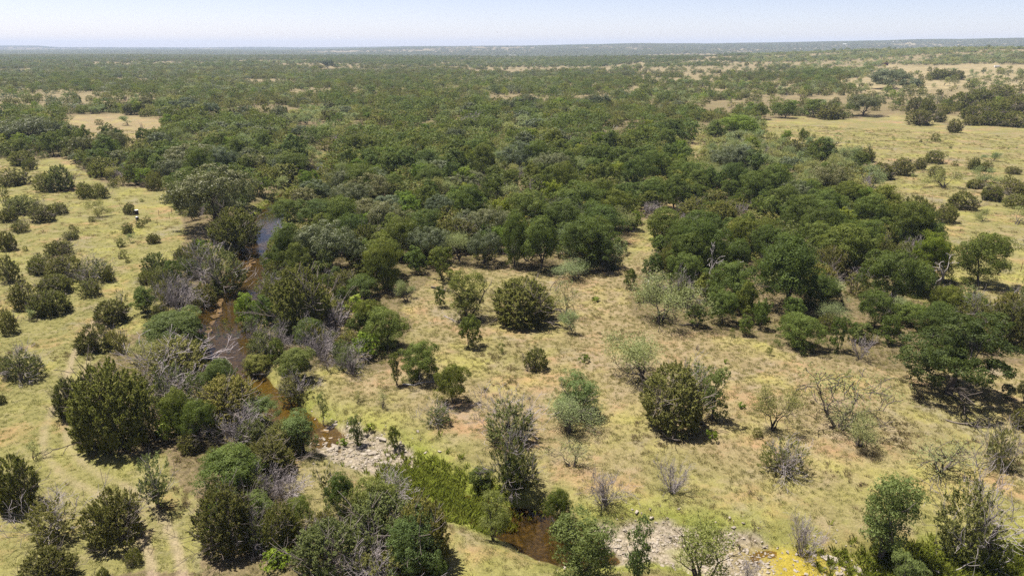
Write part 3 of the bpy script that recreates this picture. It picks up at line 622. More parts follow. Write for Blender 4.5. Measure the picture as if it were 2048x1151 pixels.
# ------------------------------------------------------------------ the plants one can tell apart: kind, picture box, label
G_MEADOW = 'junipers dotted over the left meadow'
T = [
 # left meadow
 ('J', 158, 718, 312, 912, 'largest dense juniper beside the wheel track, foliage to the ground'),
 ('J', 115, 749, 182, 838, 'egg-shaped juniper on a short trunk standing in the wheel track'),
 ('J', 0, 895, 80, 1025, 'thick dark juniper cut by the frame edge below the bare forked sapling'),
 ('H', 40, 975, 185, 1100, 'spreading grey-olive juniper with bare lower twigs touching a greener one'),
 ('J', 177, 968, 289, 1100, 'pointed green juniper joined to a sprawling grey-olive neighbour near the track'),
 ('J', 52, 1089, 151, 1185, 'bright green juniper top below the sprawling grey-olive juniper'),
 ('J', 253, 1088, 283, 1133, 'knee-high juniper seedling between the pointed juniper and the wheel ruts'),
 ('J', 197, 1119, 223, 1170, 'narrow pointed juniper seedling beside the bright green juniper top'),
 ('JS', 279, 895, 352, 1012, 'open see-through juniper on a pale stem with its shadow below'),
 ('MB', 52, 855, 86, 918, 'bare forked sapling leaning in the grass left of the wheel track'),
 ('H', 15, 690, 95, 768, 'grey-twigged juniper with green top left of the track bend'),
 ('JP', 0, 676, 36, 760, 'pale olive juniper cut by the frame edge behind a grey-twigged one'),
 ('J', 0, 590, 40, 670, 'tall dark juniper at the meadow edge with a pale sprig at its foot'),
 ('M', 47, 616, 68, 643, 'tiny pale green mesquite sprout below the juniper clump'),
 ('J', 158, 644, 224, 708, 'dark juniper with a black shadow under its skirt beside brown bare one'),
 ('H', 219, 643, 260, 708, 'thin brown half-bare juniper squeezed beside a dark skirted juniper'),
 ('J', 189, 596, 257, 651, 'round juniper just above the dark skirted juniper'),
 ('JS', 232, 576, 257, 616, 'wispy upright juniper tip behind the round juniper'),
 ('J', 63, 576, 139, 633, 'broad front juniper of the big meadow clump'),
 ('J', 27, 560, 77, 620, 'left flank juniper of the big meadow clump'),
 ('J', 77, 545, 148, 591, 'middle juniper of the big meadow clump'),
 ('J', 100, 507, 168, 563, 'tall back juniper of the big meadow clump'),
 ('J', 55, 504, 109, 551, 'low rounded juniper at the back left of the big meadow clump'),
 ('J', 88, 476, 148, 513, 'farthest dark juniper of the big meadow clump'),
 ('H', 145, 510, 230, 570, 'grey half-bare juniper on the right flank of the big meadow clump'),
 ('JP', 157, 554, 204, 596, 'pale sparse juniper in front of the grey half-bare one'),
 ('J', 206, 530, 232, 565, 'small dark juniper tucked against the grey half-bare one'),
 ('J', 277, 539, 309, 570, 'lone compact juniper in the open meadow near the grey creekside bushes'),
 ('J', 240, 497, 258, 518, 'small juniper just below its twin in the open meadow'),
 ('J', 233, 474, 251, 495, 'small juniper just above its twin in the open meadow'),
 ('J', 294, 465, 319, 488, 'small round juniper standing between the feeder and the creek trees'),
 ('J', 244, 443, 269, 468, 'round juniper nearest below the game feeder'),
 ('J', 247, 405, 272, 430, 'juniper sheltering the white-roofed box beside the feeder'),
 ('J', 284, 438, 296, 447, 'low juniper seedling right beside the game feeder'),
 ('J', 127, 461, 160, 480, 'low spreading juniper in grass behind the big meadow clump'),
 ('M', 177, 392, 213, 432, 'small pale flat-topped mesquite alone in the meadow'),
 ('JP', 0, 507, 41, 566, 'grey-olive juniper at the frame edge beside the big meadow clump'),
 ('J', 0, 448, 34, 503, 'dark juniper at the frame edge above a grey-olive one'),
 ('JP', 22, 439, 60, 466, 'low brownish juniper at the meadow edge'),
 ('J', 0, 415, 36, 445, None), ('J', 62, 407, 110, 445, None), ('J', 100, 402, 136, 430, None), ('JP', 12, 392, 80, 430, None), ('J', 0, 370, 20, 404, None),
 ('J', 154, 363, 190, 398, None), ('J', 185, 366, 220, 398, None), ('J', 68, 345, 110, 386, None), ('JP', 100, 329, 151, 384, None), ('J', 0, 335, 62, 373, None), ('J', 217, 352, 238, 376, None),
 ('J', 292, 341, 325, 382, None), ('JP', 319, 350, 350, 373, None), ('J', 254, 314, 295, 363, None), ('J', 174, 314, 225, 355, None), ('D', 222, 335, 254, 363, 'grey bare bush between junipers at the top of the left meadow'),
 ('J', 47, 317, 74, 341, None), ('J', 22, 299, 74, 332, None), ('J', 279, 398, 288, 404, None),
 # west bank of the creek
 ('O', 348, 325, 522, 468, 'huge round grey-green live oak at the meadow corner above the creek'),
 ('O', 326, 288, 445, 356, 'dark grey-green live oak behind the huge round one'),
 ('O', 298, 264, 350, 314, 'smaller live oak tucked behind the dark grey-green one'),
 ('J', 419, 410, 516, 500, 'big brown-green juniper leaning over the narrow blue pool'),
 ('H', 384, 472, 499, 590, 'creekside juniper with a dead grey top above the rock ledge'),
 ('D', 307, 538, 414, 645, 'wide grey-lavender bare bush between meadow and creek ledge'),
 ('EP', 280, 618, 411, 705, 'rounded pale olive tree on the bank beside the bare lavender bush'),
 ('H', 263, 670, 425, 775, 'broad grey and olive half-dead juniper above the shaded pool'),
 ('H', 268, 712, 400, 845, 'grey half-dead juniper tangled behind the largest dense juniper'),
 ('JP', 395, 745, 530, 862, 'pale olive juniper mass above the big grey bare bush'),
 ('EP', 462, 785, 562, 862, 'soft green tree by the creek beside the big grey bare bush'),
 ('D', 383, 806, 548, 918, 'big grey bare bush with tangled pale branches beside the creek'),
 ('D', 352, 800, 402, 862, 'small bare grey bush against the largest dense juniper'),
 ('B', 312, 846, 350, 876, 'small bright green sprig at the foot of the largest dense juniper'),
 ('E', 390, 900, 545, 1008, 'deep green elm mass just below the big grey bare bush'),
 ('J', 488, 868, 588, 960, 'olive juniper on the bank between the grey bush and the grass bank'),
 ('J', 395, 966, 516, 1120, 'bright green clumpy juniper with a black shadow at the meadow corner'),
 ('H', 490, 995, 556, 1112, 'brown-twigged juniper squeezed between two green junipers'),
 ('J', 530, 1000, 606, 1108, 'narrow deep green juniper inside the bottom thicket'),
 ('D', 538, 945, 634, 1012, 'lavender-grey bare bush with dark bent stems above the thicket'),
 ('E', 652, 938, 722, 1040, 'dark green young elm standing in the thicket beside the gravel bed'),
 ('JS', 626, 918, 672, 985, 'small airy juniper at the edge of the pale gravel bed'),
 ('H', 720, 935, 830, 1020, 'grey-olive juniper at the gravel edge behind the thicket'),
 ('JP', 592, 1035, 726, 1180, 'pale olive juniper filling the left of the bottom thicket'),
 ('JP', 686, 985, 836, 1130, 'pale olive juniper crowning the bottom thicket'),
 ('JP', 786, 1000, 908, 1160, 'pale olive juniper filling the right of the bottom thicket'),
 ('H', 690, 1075, 846, 1210, 'pale olive juniper with grey twigs at the bottom of the thicket'),
 ('B', 520, 1092, 592, 1142, 'low leafy bush at the meadow side of the bottom thicket'),
 ('H', 604, 1030, 690, 1120, 'grey twiggy juniper in the heart of the bottom thicket'),
 # east bank of the creek
 ('L', 468, 575, 524, 652, 'glossy bright green dense tree overhanging the brown water'),
 ('J', 552, 528, 668, 678, 'tall brown-green juniper on a pale forked trunk east of the creek'),
 ('D', 648, 596, 706, 668, 'greyish bare bush beside the tall brown-green juniper'),
 ('H', 490, 645, 578, 725, 'brownish half-bare juniper right on the east bank'),
 ('EP', 484, 692, 548, 748, 'fresh green tree hanging over the shaded pool'),
 ('D', 602, 652, 682, 735, 'fan-shaped silver-grey bare bush below the tall brown-green juniper'),
 ('D', 684, 700, 738, 762, 'smaller grey bare bush right of the fan-shaped silver one'),
 ('H', 553, 732, 634, 808, 'half-bare tree on a dark trunk beside the orange shallows'),
 ('B', 683, 655, 714, 690, 'bright green low bush at the edge of the dark elms'),
 ('E', 706, 596, 772, 678, 'deep green upright elm beside the fan-shaped silver bush'),
 ('E', 722, 610, 824, 712, 'dark green two-headed elm at the west edge of the clearing'),
 ('E', 795, 678, 882, 772, 'ragged green elm with dead sticks at its foot at the clearing edge'),
 ('W', 780, 690, 808, 770, 'thin grey-green sapling against the ragged green elm'),
 ('E', 688, 543, 766, 603, 'rounded deep green elm above the upright elm'),
 ('E', 726, 475, 810, 590, 'tall green elm with dark trunk showing at the clearing corner'),
 ('O', 598, 434, 736, 558, 'large silvery blue-green oak among the deep green elms'),
 ('E', 550, 446, 618, 548, 'deep green elm between the blue pool and the silvery oak'),
 ('E', 538, 394, 612, 452, 'green elm over the creek above the blue pool'),
 ('E', 598, 396, 684, 452, 'wide green elm behind the silvery oak'),
 ('E', 806, 488, 857, 550, 'narrow green elm right of the tall trunked elm'),
 ('E', 856, 490, 912, 566, 'pointed dark green elm at the top edge of the clearing'),
 ('M', 795, 546, 832, 602, 'small pale mesquite with a bent limb at the clearing corner'),
 ('E', 868, 568, 894, 617, 'slim dark green young elm beside the pale airy one'),
 ('W', 895, 535, 975, 640, 'airy pale green young tree at the head of the clearing'),
 ('E', 910, 623, 964, 701, 'dark green young elm in front of the airy pale one'),
 ('D', 560, 540, 612, 600, 'lavender bare bush on the bank behind the glossy tree'),
 ('J', 520, 560, 570, 640, 'olive juniper hugging the glossy bright tree'),
 ('W', 574, 805, 646, 898, 'light green two-stemmed tree on the grass bank above the orange water'),
 ('W', 700, 815, 734, 882, 'slim green young tree with stones at its foot by the gravel'),
 ('B', 672, 864, 696, 888, 'small vivid green bush in the creek gravel'),
 ('B', 726, 842, 752, 868, 'small yellow-green bush beside the slim tree by the gravel'),
 ('E', 774, 822, 804, 900, 'narrow dark green young tree at the end of the gravel bed'),
 ('WS', 634, 756, 658, 842, 'spindly dark-stemmed sapling above the limestone slabs'),
 ('MB', 703, 766, 727, 807, 'tiny bare grey sapling in the dry grass'),
 ('MB', 748, 750, 782, 817, 'thin nearly leafless sapling in the dry grass by the ragged elm'),
 # clearing
 ('J', 985, 549, 1110, 658, 'great round brown-green juniper alone in the clearing'),
 ('MB', 1100, 553, 1158, 632, 'bare dark mesquite beside the great round juniper'),
 ('M', 1122, 612, 1168, 662, 'low greyish mesquite shoots at the foot of the bare dark mesquite'),
 ('M', 1124, 522, 1188, 558, 'low pale mesquite at the edge of the dark elm wood'),
 ('MB', 1213, 428, 1256, 540, 'tall thin half-bare mesquite at the mouth of the grassy lane'),
 ('M', 1258, 538, 1378, 642, 'umbrella-shaped pale mesquite with a dark forked trunk in the clearing'),
 ('J', 1268, 575, 1284, 606, 'small dark juniper under the edge of the umbrella-shaped mesquite'),
 ('J', 1048, 690, 1094, 744, 'small lone juniper in the middle of the clearing'),
 ('M', 1230, 658, 1346, 752, 'pale green mesquite with bare twigs on top behind the dark clearing juniper'),
 ('JP', 1276, 722, 1404, 872, 'big dark tangled juniper in the middle of the lower clearing'),
 ('H', 1330, 712, 1424, 800, 'grey-twigged half-bare juniper pressed against the big dark tangled one'),
 ('W', 1398, 722, 1452, 838, 'light slender tree touching the big dark tangled juniper'),
 ('E', 872, 725, 942, 818, 'green bushy elm in the clearing above a grey bush'),
 ('H', 838, 796, 914, 858, 'grey-olive low bush in front of the green bushy elm'),
 ('W', 1106, 743, 1198, 826, 'olive thin-leaved tree behind the round pale mesquite'),
 ('M', 1096, 783, 1188, 862, 'round pale green mesquite on a short dark trunk mid clearing'),
 ('MB', 1112, 874, 1178, 932, 'small nearly bare mesquite stem below the round pale one'),
 ('H', 960, 784, 1080, 900, 'tall grey-stemmed half-bare tree with a crooked dead tip'),
 ('H', 984, 866, 1082, 1004, 'grey bare-stemmed lower half of the tall leaning thicket over the pool'),
 ('E', 998, 902, 1052, 1002, 'dark leafy young elm inside the grey-stemmed thicket'),
 ('E', 930, 928, 988, 982, 'fresh green bush at the edge of the reeds'),
 ('W', 954, 970, 1020, 1068, 'soft green tree standing between reeds and brown pool'),
 ('E', 1074, 955, 1139, 1058, 'dark green tree casting black shade on the brown pool'),
 ('W', 1108, 1014, 1234, 1160, 'broad light green tree on the creek bank below the pool'),
 ('W', 1246, 1014, 1300, 1165, 'upright dark-stemmed tree in the pale gravel'),
 ('WS', 1336, 1026, 1462, 1175, 'open thin-leaved tree over the pale gravel'),
 ('D', 1466, 1082, 1530, 1170, 'small leafless tree beside the yellow algae pool'),
 ('S', 1330, 1010, 1356, 1072, 'small grey dead stub at the gravel edge'),
 ('D', 1158, 922, 1274, 1028, 'wide pale grey bare bush beyond the dark pool tree'),
 ('D', 1298, 910, 1378, 1000, 'dark twiggy bare bush in the lower clearing'),
 ('H', 1508, 860, 1616, 960, 'dark low juniper with pale dead branches on its left'),
 ('M', 1500, 731, 1580, 858, 'leaning mesquite with a crooked dark trunk and feathery top'),
 ('J', 1503, 853, 1525, 877, 'tiny juniper seedling below the leaning mesquite'),
 ('MB', 1590, 716, 1765, 856, 'wide half-bare mesquite with sprawling dark limbs'),
 ('M', 1672, 815, 1760, 894, 'smaller leafy mesquite in front of the sprawling half-bare one'),
 ('MB', 1822, 862, 1944, 940, 'low wide-forked nearly bare mesquite below the spreading elm'),
 ('EO', 1790, 596, 2004, 786, 'spreading open-crowned elm with a dark trunk over black shade'),
 ('H', 1958, 806, 2032, 942, 'grey-green half-bare tree at the right edge of the clearing'),
 ('J', 2020, 812, 2062, 860, 'dark juniper cut by the right frame edge'),
 ('O', 2000, 764, 2027, 800, 'small blue-green oak sapling near the right frame edge'),
 ('O', 2030, 755, 2066, 810, 'blue-green bush cut by the right frame edge'),
 ('W', 1698, 935, 1812, 1112, 'two-tiered olive tree with dark shade under its lower half'),
 ('D', 1564, 953, 1662, 1122, 'tall silver bare bush with green growth at its foot by the yellow pool'),
 ('H', 1860, 943, 2004, 1134, 'tall half-dead tree with hanging silver twigs beside a broken stump'),
 ('W', 1772, 1083, 1842, 1170, 'small grey-green tree at the bottom edge near the lush grass'),
 ('E', 2034, 1036, 2070, 1124, 'green tree sliver at the bottom right frame edge'),
 ('D', 1700, 662, 1748, 725, 'grey bare bush at the foot of the eastern wood'),
 ('E', 1456, 654, 1472, 676, None), ('E', 1532, 686, 1547, 712, None), ('E', 1598, 690, 1612, 712, None), ('B', 1180, 590, 1200, 604, None),
 # eastern wood
 ('E', 1498, 461, 1644, 632, 'tallest dark elm of the eastern wood with its black trunk showing'),
 ('E', 1618, 443, 1748, 552, 'broad rich green elm beside the tallest dark one'),
 ('E', 1553, 402, 1630, 470, 'rounded elm above the tallest dark elm'),
 ('E', 1594, 543, 1686, 620, 'low green elm under the broad rich green one'),
 ('M', 1660, 555, 1716, 610, 'pale mesquite glowing against the dark eastern elms'),
 ('L', 1820, 461, 1898, 568, 'bright yellow-green tree at the edge of the right-hand field'),
 ('S', 1836, 494, 1912, 580, 'blackened dead tree with a long silver limb before the yellow-green tree'),
 ('E', 1903, 461, 2013, 582, 'dark bunched elm standing out against the right-hand field'),
 ('D', 1676, 522, 1738, 580, 'lavender-grey bare bush in the heart of the eastern wood'),
 ('S', 1742, 526, 1824, 598, 'tangle of silver dead limbs in the heart of the eastern wood'),
 ('J', 1738, 458, 1786, 536, 'olive juniper between the broad elm and brown bare bush'),
 ('D', 1774, 449, 1836, 530, 'tall brown bare bush at the field edge'),
 ('J', 1790, 390, 1866, 456, 'large grey-brown juniper at the near corner of the right-hand field'),
 ('E', 1498, 582, 1540, 664, None), ('E', 1552, 622, 1648, 708, 'front green elm thicket at the foot of the eastern wood'), ('E', 1652, 628, 1694, 707, None), ('E', 1706, 576, 1788, 668, None),
 ('J', 1854, 568, 1916, 630, 'brown-olive juniper behind the spreading elm'), ('E', 1784, 600, 1860, 660, None), ('H', 1914, 588, 1990, 668, None), ('J', 1975, 600, 2056, 700, None), ('H', 2000, 570, 2052, 630, None),
 ('E', 1368, 603, 1416, 658, None), ('E', 1410, 575, 1480, 655, None), ('E', 1460, 560, 1510, 650, None), ('E', 1380, 540, 1440, 610, None), ('E', 1560, 590, 1610, 660, None),
 ('S', 1382, 480, 1446, 580, 'pale dead tree with a fan of branches at the wood edge'), ('S', 1450, 514, 1514, 575, 'bent pale dead trunk beside the fan-branched dead tree'),
 ('E', 1294, 466, 1352, 526, 'green elm at the corner where the grassy lane meets the clearing'), ('E', 1346, 416, 1440, 504, 'big rounded elm at the east side of the grassy lane'), ('E', 1440, 430, 1520, 520, None),
 ('S', 1286, 492, 1306, 560, 'thin broken dead trunk by the grassy lane'), ('E', 1246, 535, 1275, 580, None),
 # dark elm block behind the clearing
 ('E', 1108, 428, 1236, 548, 'biggest front elm of the dark block behind the clearing'), ('E', 1040, 430, 1124, 546, 'front elm of the dark block right behind the round juniper'), ('E', 998, 420, 1062, 540, None),
 ('E', 1008, 378, 1112, 470, None), ('E', 1098, 358, 1218, 462, None), ('E', 1198, 376, 1262, 462, None), ('O', 930, 455, 1006, 535, 'brownish-grey oak left of the dark elm block'), ('J', 860, 432, 960, 510, 'brown-olive juniper bank above the clearing head'),
 ('L', 1250, 420, 1285, 465, 'small bright green tree where the lane begins'), ('D', 1262, 395, 1318, 438, None),
 # right-hand field
 ('J', 1866, 405, 1912, 447, None), ('J', 1894, 381, 1950, 420, None), ('J', 1961, 370, 2000, 403, None), ('J', 2006, 387, 2056, 417, None), ('M', 2008, 413, 2056, 449, 'pale mesquite at the frame edge of the right-hand field'), ('M', 1953, 410, 1978, 442, 'faint feathery mesquite sapling in the right-hand field'),
 ('E', 1592, 256, 1617, 288, 'dark narrow tree at the far left of the right-hand field'), ('MB', 1660, 265, 1682, 292, 'bare sapling alone in the right-hand field'), ('J', 1556, 278, 1612, 322, None), ('J', 1600, 280, 1656, 324, None), ('J', 1704, 294, 1750, 325, None),
 ('J', 1849, 300, 1885, 328, None), ('J', 1828, 315, 1853, 340, None), ('J', 1734, 324, 1789, 360, None), ('J', 1784, 315, 1827, 352, None), ('J', 1902, 319, 1916, 333, None), ('J', 1934, 315, 1959, 340, None), ('J', 1955, 320, 1983, 344, None), ('M', 1946, 333, 1989, 363, 'pale mesquite among junipers in the right-hand field'), ('M', 1858, 343, 1916, 375, 'wide pale mesquite at the juniper row of the right-hand field'),
 ('J', 1856, 331, 1888, 356, None), ('J', 1894, 238, 1923, 266, 'compact juniper standing clear of the big far juniper thicket'), ('J', 1860, 265, 1879, 284, None), ('M', 1972, 304, 2000, 321, None), ('J', 2010, 331, 2039, 349, None), ('J', 2004, 347, 2024, 368, None), ('J', 1930, 357, 1966, 378, None), ('J', 1962, 371, 2002, 402, None), ('J', 1994, 365, 2056, 392, None),
 ('J', 1809, 218, 1862, 251, None), ('J', 1812, 194, 1846, 228, None), ('J', 1836, 196, 1868, 232, None), ('J', 1866, 222, 1890, 245, None),
 ('J', 1890, 185, 1950, 222, None), ('J', 1935, 178, 1985, 208, None), ('J', 1975, 170, 2025, 200, None), ('J', 1920, 205, 1975, 240, None), ('J', 1965, 198, 2020, 235, None), ('J', 2005, 190, 2056, 228, None), ('J', 1955, 225, 2010, 252, None), ('J', 2000, 222, 2050, 255, None), ('J', 1925, 232, 1965, 252, None),
 ('O', 1734, 139, 1810, 179, 'dark domed live oak alone in the far tan field'), ('O', 1792, 157, 1842, 183, 'smaller live oak beside the dark domed one'), ('J', 1858, 142, 1900, 160, None), ('J', 1890, 146, 1928, 160, None), ('J', 1940, 156, 1962, 168, None),
 ('L', 1440, 235, 1522, 280, 'bright green tree group at the corner of the right-hand field'), ('E', 1405, 240, 1455, 285, None), ('E', 1500, 205, 1540, 240, None), ('E', 1540, 200, 1600, 238, None), ('E', 1600, 198, 1660, 236, None), ('O', 1690, 190, 1760, 234, 'round blue-green oak on the far rim of the right-hand field'), ('L', 1566, 200, 1600, 226, 'bright yellow-green tree on the far rim of the right-hand field'), ('J', 1630, 215, 1690, 240, None),
 # left woods
 ('O', 0, 232, 116, 296, 'sprawling dark live oak in the woods below the small tan field'), ('E', 112, 252, 160, 300, None), ('E', 155, 250, 192, 300, None), ('O', 190, 262, 262, 320, None), ('E', 272, 255, 306, 292, 'isolated dark tree at the near rim of the small tan field'), ('D', 278, 244, 300, 262, None), ('M', 245, 232, 268, 250, None), ('J', 190, 238, 208, 250, None),
 ('O', 640, 120, 672, 138, 'dark live oak dome standing above the far scrub'), ('D', 905, 222, 965, 262, 'lavender bare treetop in the middle of the wood'), ('D', 1085, 230, 1118, 256, None), ('D', 1298, 246, 1352, 276, None), ('D', 1005, 255, 1025, 275, None), ('D', 735, 350, 772, 402, 'pale brown bare treetop east of the upper pool'),
 ('S', 1195, 248, 1240, 280, 'white branching dead treetop in the middle of the wood'), ('S', 985, 335, 1010, 370, 'white dead snag poking from the central wood'), ('S', 780, 310, 802, 340, None), ('S', 1255, 350, 1280, 395, None),
 ('L', 1100, 196, 1140, 225, 'bright green crown in the middle of the wood'), ('L', 1110, 285, 1145, 315, None), ('L', 1160, 300, 1192, 322, None), ('L', 1150, 340, 1180, 362, None), ('L', 1245, 258, 1285, 285, None),
]
AREA = [(lambda x, y: x < 400 and y > 290, G_MEADOW, 'olive juniper bush in the upper left meadow'), (lambda x, y: x > 1800 and y < 262, 'junipers of the far thicket', 'olive juniper of the thicket beyond the right-hand field'),
        (lambda x, y: x > 1550 and y < 450, 'junipers over the right-hand field', 'olive juniper dotted in the right-hand grass field')]
LOOSE = []; HAND = []
for row in T:
    k, x0, y0, x1, y1, lab = row
    if lab: HAND.append((k, box_tree(k, x0, y0, x1, y1, lab))); continue
    n = CAT[NAME[k]]; xm = (x0 + x1) / 2; g = 'trees of the woods'
    word = {'J': 'olive juniper', 'JP': 'pale olive juniper', 'H': 'half-bare grey juniper', 'E': 'deep green elm', 'L': 'bright green hackberry', 'D': 'grey bare bush', 'M': 'pale mesquite', 'O': 'grey-green live oak', 'S': 'pale dead tree', 'B': 'small bush'}[k]
    if k in ('J', 'JP') and any(f(xm, y1) for f, _, _ in AREA):
        f, g, lab = next(a for a in AREA if a[0](xm, y1)); lab = lab.replace('olive juniper', word)
    elif x1 - x0 < 22 and y0 > 580: lab = 'tiny %s seedling in the grass of the clearing' % word; g = 'seedlings in the clearing'
    elif xm > 1240 and y1 > 420: lab = '%s on the edge of the eastern wood' % word; g = 'edge trees of the eastern wood'
    elif xm > 1390 and y1 < 300: lab = '%s on the far rim of the right-hand field' % word; g = 'trees on the far rim of the right-hand field'
    elif xm > 900 and y1 > 420: lab = '%s in the dark block behind the clearing' % word; g = 'elms behind the clearing'
    elif xm < 400: lab = '%s around the small tan field in the left woods' % word; g = 'trees round the small tan field'
    else: lab = '%s standing out in the middle of the wood' % word; g = 'treetops standing out in the wood'
    LOOSE.append((k, box_tree(k, x0, y0, x1, y1, lab, g)))
# ------------------------------------------------------------------ woodland: the trees that show largest one by one, the rest as woodland stuff
def sample(r0, r1, step, seed, half=44):
    rng = np.random.default_rng(seed); n = int(.5 * np.radians(2 * half) * (r1 * r1 - r0 * r0) / step ** 2)
    nr = max(1, int((r1 - r0) / step)); X = []; Y = []
    for i in range(nr):
        r = r0 + (i + .5) * (r1 - r0) / nr; m = int(np.radians(2 * half) * r / step)
        a = np.radians(-half) + (np.arange(m) + rng.uniform(.0, 1, m)) * np.radians(2 * half) / m
        rr = r + rng.uniform(-.55, .55, m) * (r1 - r0) / nr; X.append(rr * np.sin(a)); Y.append(rr * np.cos(a))
    return np.concatenate(X), np.concatenate(Y), rng

PL = np.array(PLACED)
def kinds_for(x, y, px, py, rng):
    """which plant grows where: juniper on the uplands, elm along the creek, oak on the left, mesquite on the right"""
    n = len(x); g = max(1.0, float(np.median(np.hypot(x, y))) / 300); f1 = fbm(x / 45 / g, y / 60 / g, 101); f2 = fbm(x / 55 / g, y / 75 / g, 131); f3 = fbm(x / 38 / g, y / 55 / g, 151); u = rng.random(n)   # stands grow in patches
    wJ = .60 + .55 * ss(330, 200, py) + 2.6 * (f1 - .5)
    wE = .42 + .62 * ss(190, 330, py) * (1 - .6 * ss(420, 150, px)) + 2.6 * (f2 - .5) + .15
    wO = .42 * ss(620, 150, px) + .12 + 1.8 * (f3 - .53)
    mz = in_poly(px, py, [(1400, 250), (1560, 262), (1700, 330), (1800, 370), (1780, 425), (1640, 380), (1500, 372), (1400, 385), (1360, 330)]) | in_poly(px, py, [(1500, 92), (2048, 85), (2048, 165), (1700, 150), (1500, 130)]) | in_poly(px, py, [(560, 225), (640, 215), (720, 240), (700, 280), (570, 270)])
    wM = .20 + 2.6 * mz + 4.5 * np.clip(f2 * .5 + f3 * .5 - .56, 0, 1) * 2
    wD = .17 + .9 * np.clip(.36 - f2, 0, 1); wL = .15 * ss(120, 200, py) + .25 * np.clip(f2 - .62, 0, 1); wH = .28 + .9 * np.clip(.40 - f1, 0, 1); wS = .02 * ss(150, 260, py); wP = .46 + .8 * np.clip(f1 - .5, 0, 1)
    for a_ in (wJ, wE): a_ *= np.where(mz, .2, 1)
    W = np.clip(np.column_stack([wJ, wP, wH, wE, wO, wM, wD, wL, wS]), .003, None); W /= W.sum(1)[:, None]
    return np.array(['J', 'JP', 'H', 'E', 'O', 'M', 'D', 'L', 'S'])[(np.cumsum(W, 1) < u[:, None]).sum(1).clip(0, 8)]
SIZE = {'J': (2.8, 7.4, .82), 'JP': (2.8, 6.4, .8), 'H': (3.2, 6.2, .8), 'E': (3.8, 10.2, .90), 'O': (5.0, 12.0, .70), 'M': (3.8, 7.8, .72), 'D': (3.2, 5.4, .8), 'L': (4.5, 7.0, .95), 'S': (3.6, 5.6, 1.15)}

def wood_points(r0, r1, step, seed):
    x, y, rng = sample(r0, r1, step, seed); z = height(x, y); px, py, dep = project(x, y, z); rad = np.hypot(x, y)
    jx, jy = ragged(x, y, px, py); fld = field_of(jx, jy); d, v, s = creek(x, y)
    keep = (px > -120) & (px < 2170) & (fld == 0) & (d > v[..., 0] + .8 + 3.0 * ((py > 448) & (py < 475))) & (py < 700) & (y > 60)
    keep &= ~((py > 560) & (px < 1350)) & ~((py > 480) & (px < 545)) & ~((py > 380) & (px < 345))
    dn = density(jx, jy); op = fbm(x / 55, y / 40, 201); keep &= (op < ss(.0, 1., dn) * .75 + .02 + .0 * rad) | (dn > .9) & (rng.random(len(x)) < .965)
    g = max(1.0, (r0 + r1) / 2 / 420); gap = fbm(x / 30 / g, y / 55 / g, 221); keep &= ~((rad > 280) & (gap > .655 - .02 * ss(300, 900, rad)) & (rng.random(len(x)) < .9))
    big = fbm(x / 240, y / 190, 211); keep &= ~((rad > 420) & (big > .60) & (rng.random(len(x)) < .8))
    x, y, z, px, py, dep = (a[keep] for a in (x, y, z, px, py, dep))
    k = kinds_for(x, y, px, py, rng); lo = np.array([SIZE[i][0] for i in k]); hi = np.array([SIZE[i][1] for i in k]); w = lo + (hi - lo) * rng.beta(1.6, 2.2, len(k)); h = w * np.array([SIZE[i][2] for i in k]) * rng.uniform(.82, 1.25, len(k))
    return x, y, z, px, py, w * FPX / dep, k, w, h, rng
parts_ = [wood_points(95, 250, 4.2, 5), wood_points(250, 470, 5.3, 6)]
x, y, z, px, py, wp, k, w, h = (np.concatenate([p[i] for p in parts_]) for i in range(9))
ok = np.ones(len(x), bool)
for (gx, gy, gw) in PL:                                               # leave room for the plants already set
    near = (np.abs(x - gx) < 12) & (np.abs(y - gy) < 12)
    if near.any(): ok[near] &= np.hypot(x[near] - gx, y[near] - gy) > .30 * gw + .26 * w[near]
x, y, z, px, py, wp, k, w, h = (a[ok] for a in (x, y, z, px, py, wp, k, w, h))
# zones used to say where a tree stands
ZONE = [('in the woods beyond the right-hand field', [(1380, 0), (2200, 0), (2200, 300), (1500, 235), (1380, 235)]), ('in the eastern wood', [(1290, 300), (2200, 300), (2200, 720), (1290, 720)]),
        ('in the pale scrub between lane and field', [(1290, 235), (1800, 235), (1800, 430), (1290, 430)]), ('in the left woods beyond the meadow', [(-200, 0), (500, 0), (500, 400), (-200, 400)]),
        ('in the wood behind the clearing', [(680, 330), (1290, 330), (1290, 640), (680, 640)]), ('along the wooded upper creek', [(480, 280), (690, 280), (690, 640), (480, 640)]), ('in the wide central woodland', [(-500, -500), (2600, -500), (2600, 1200), (-500, 1200)])]
def zone(px, py):
    for n, p in ZONE:
        if in_poly(np.array([px]), np.array([py]), p)[0]: return n
WORD = {'J': 'olive-green juniper', 'JP': 'pale olive juniper', 'H': 'half-bare grey-twigged juniper', 'E': 'deep green elm', 'O': 'grey-green live oak', 'M': 'pale feathery mesquite', 'D': 'leafless grey bush', 'L': 'bright yellow-green hackberry', 'S': 'bleached dead tree'}
order = np.argsort(-wp); used = {}; rest = []
def size_word(k, w):
    lo, hi = SIZE[k][:2]; return 'large ' if w > lo + .55 * (hi - lo) else ('small ' if w < lo + .22 * (hi - lo) else 'mid-sized ')
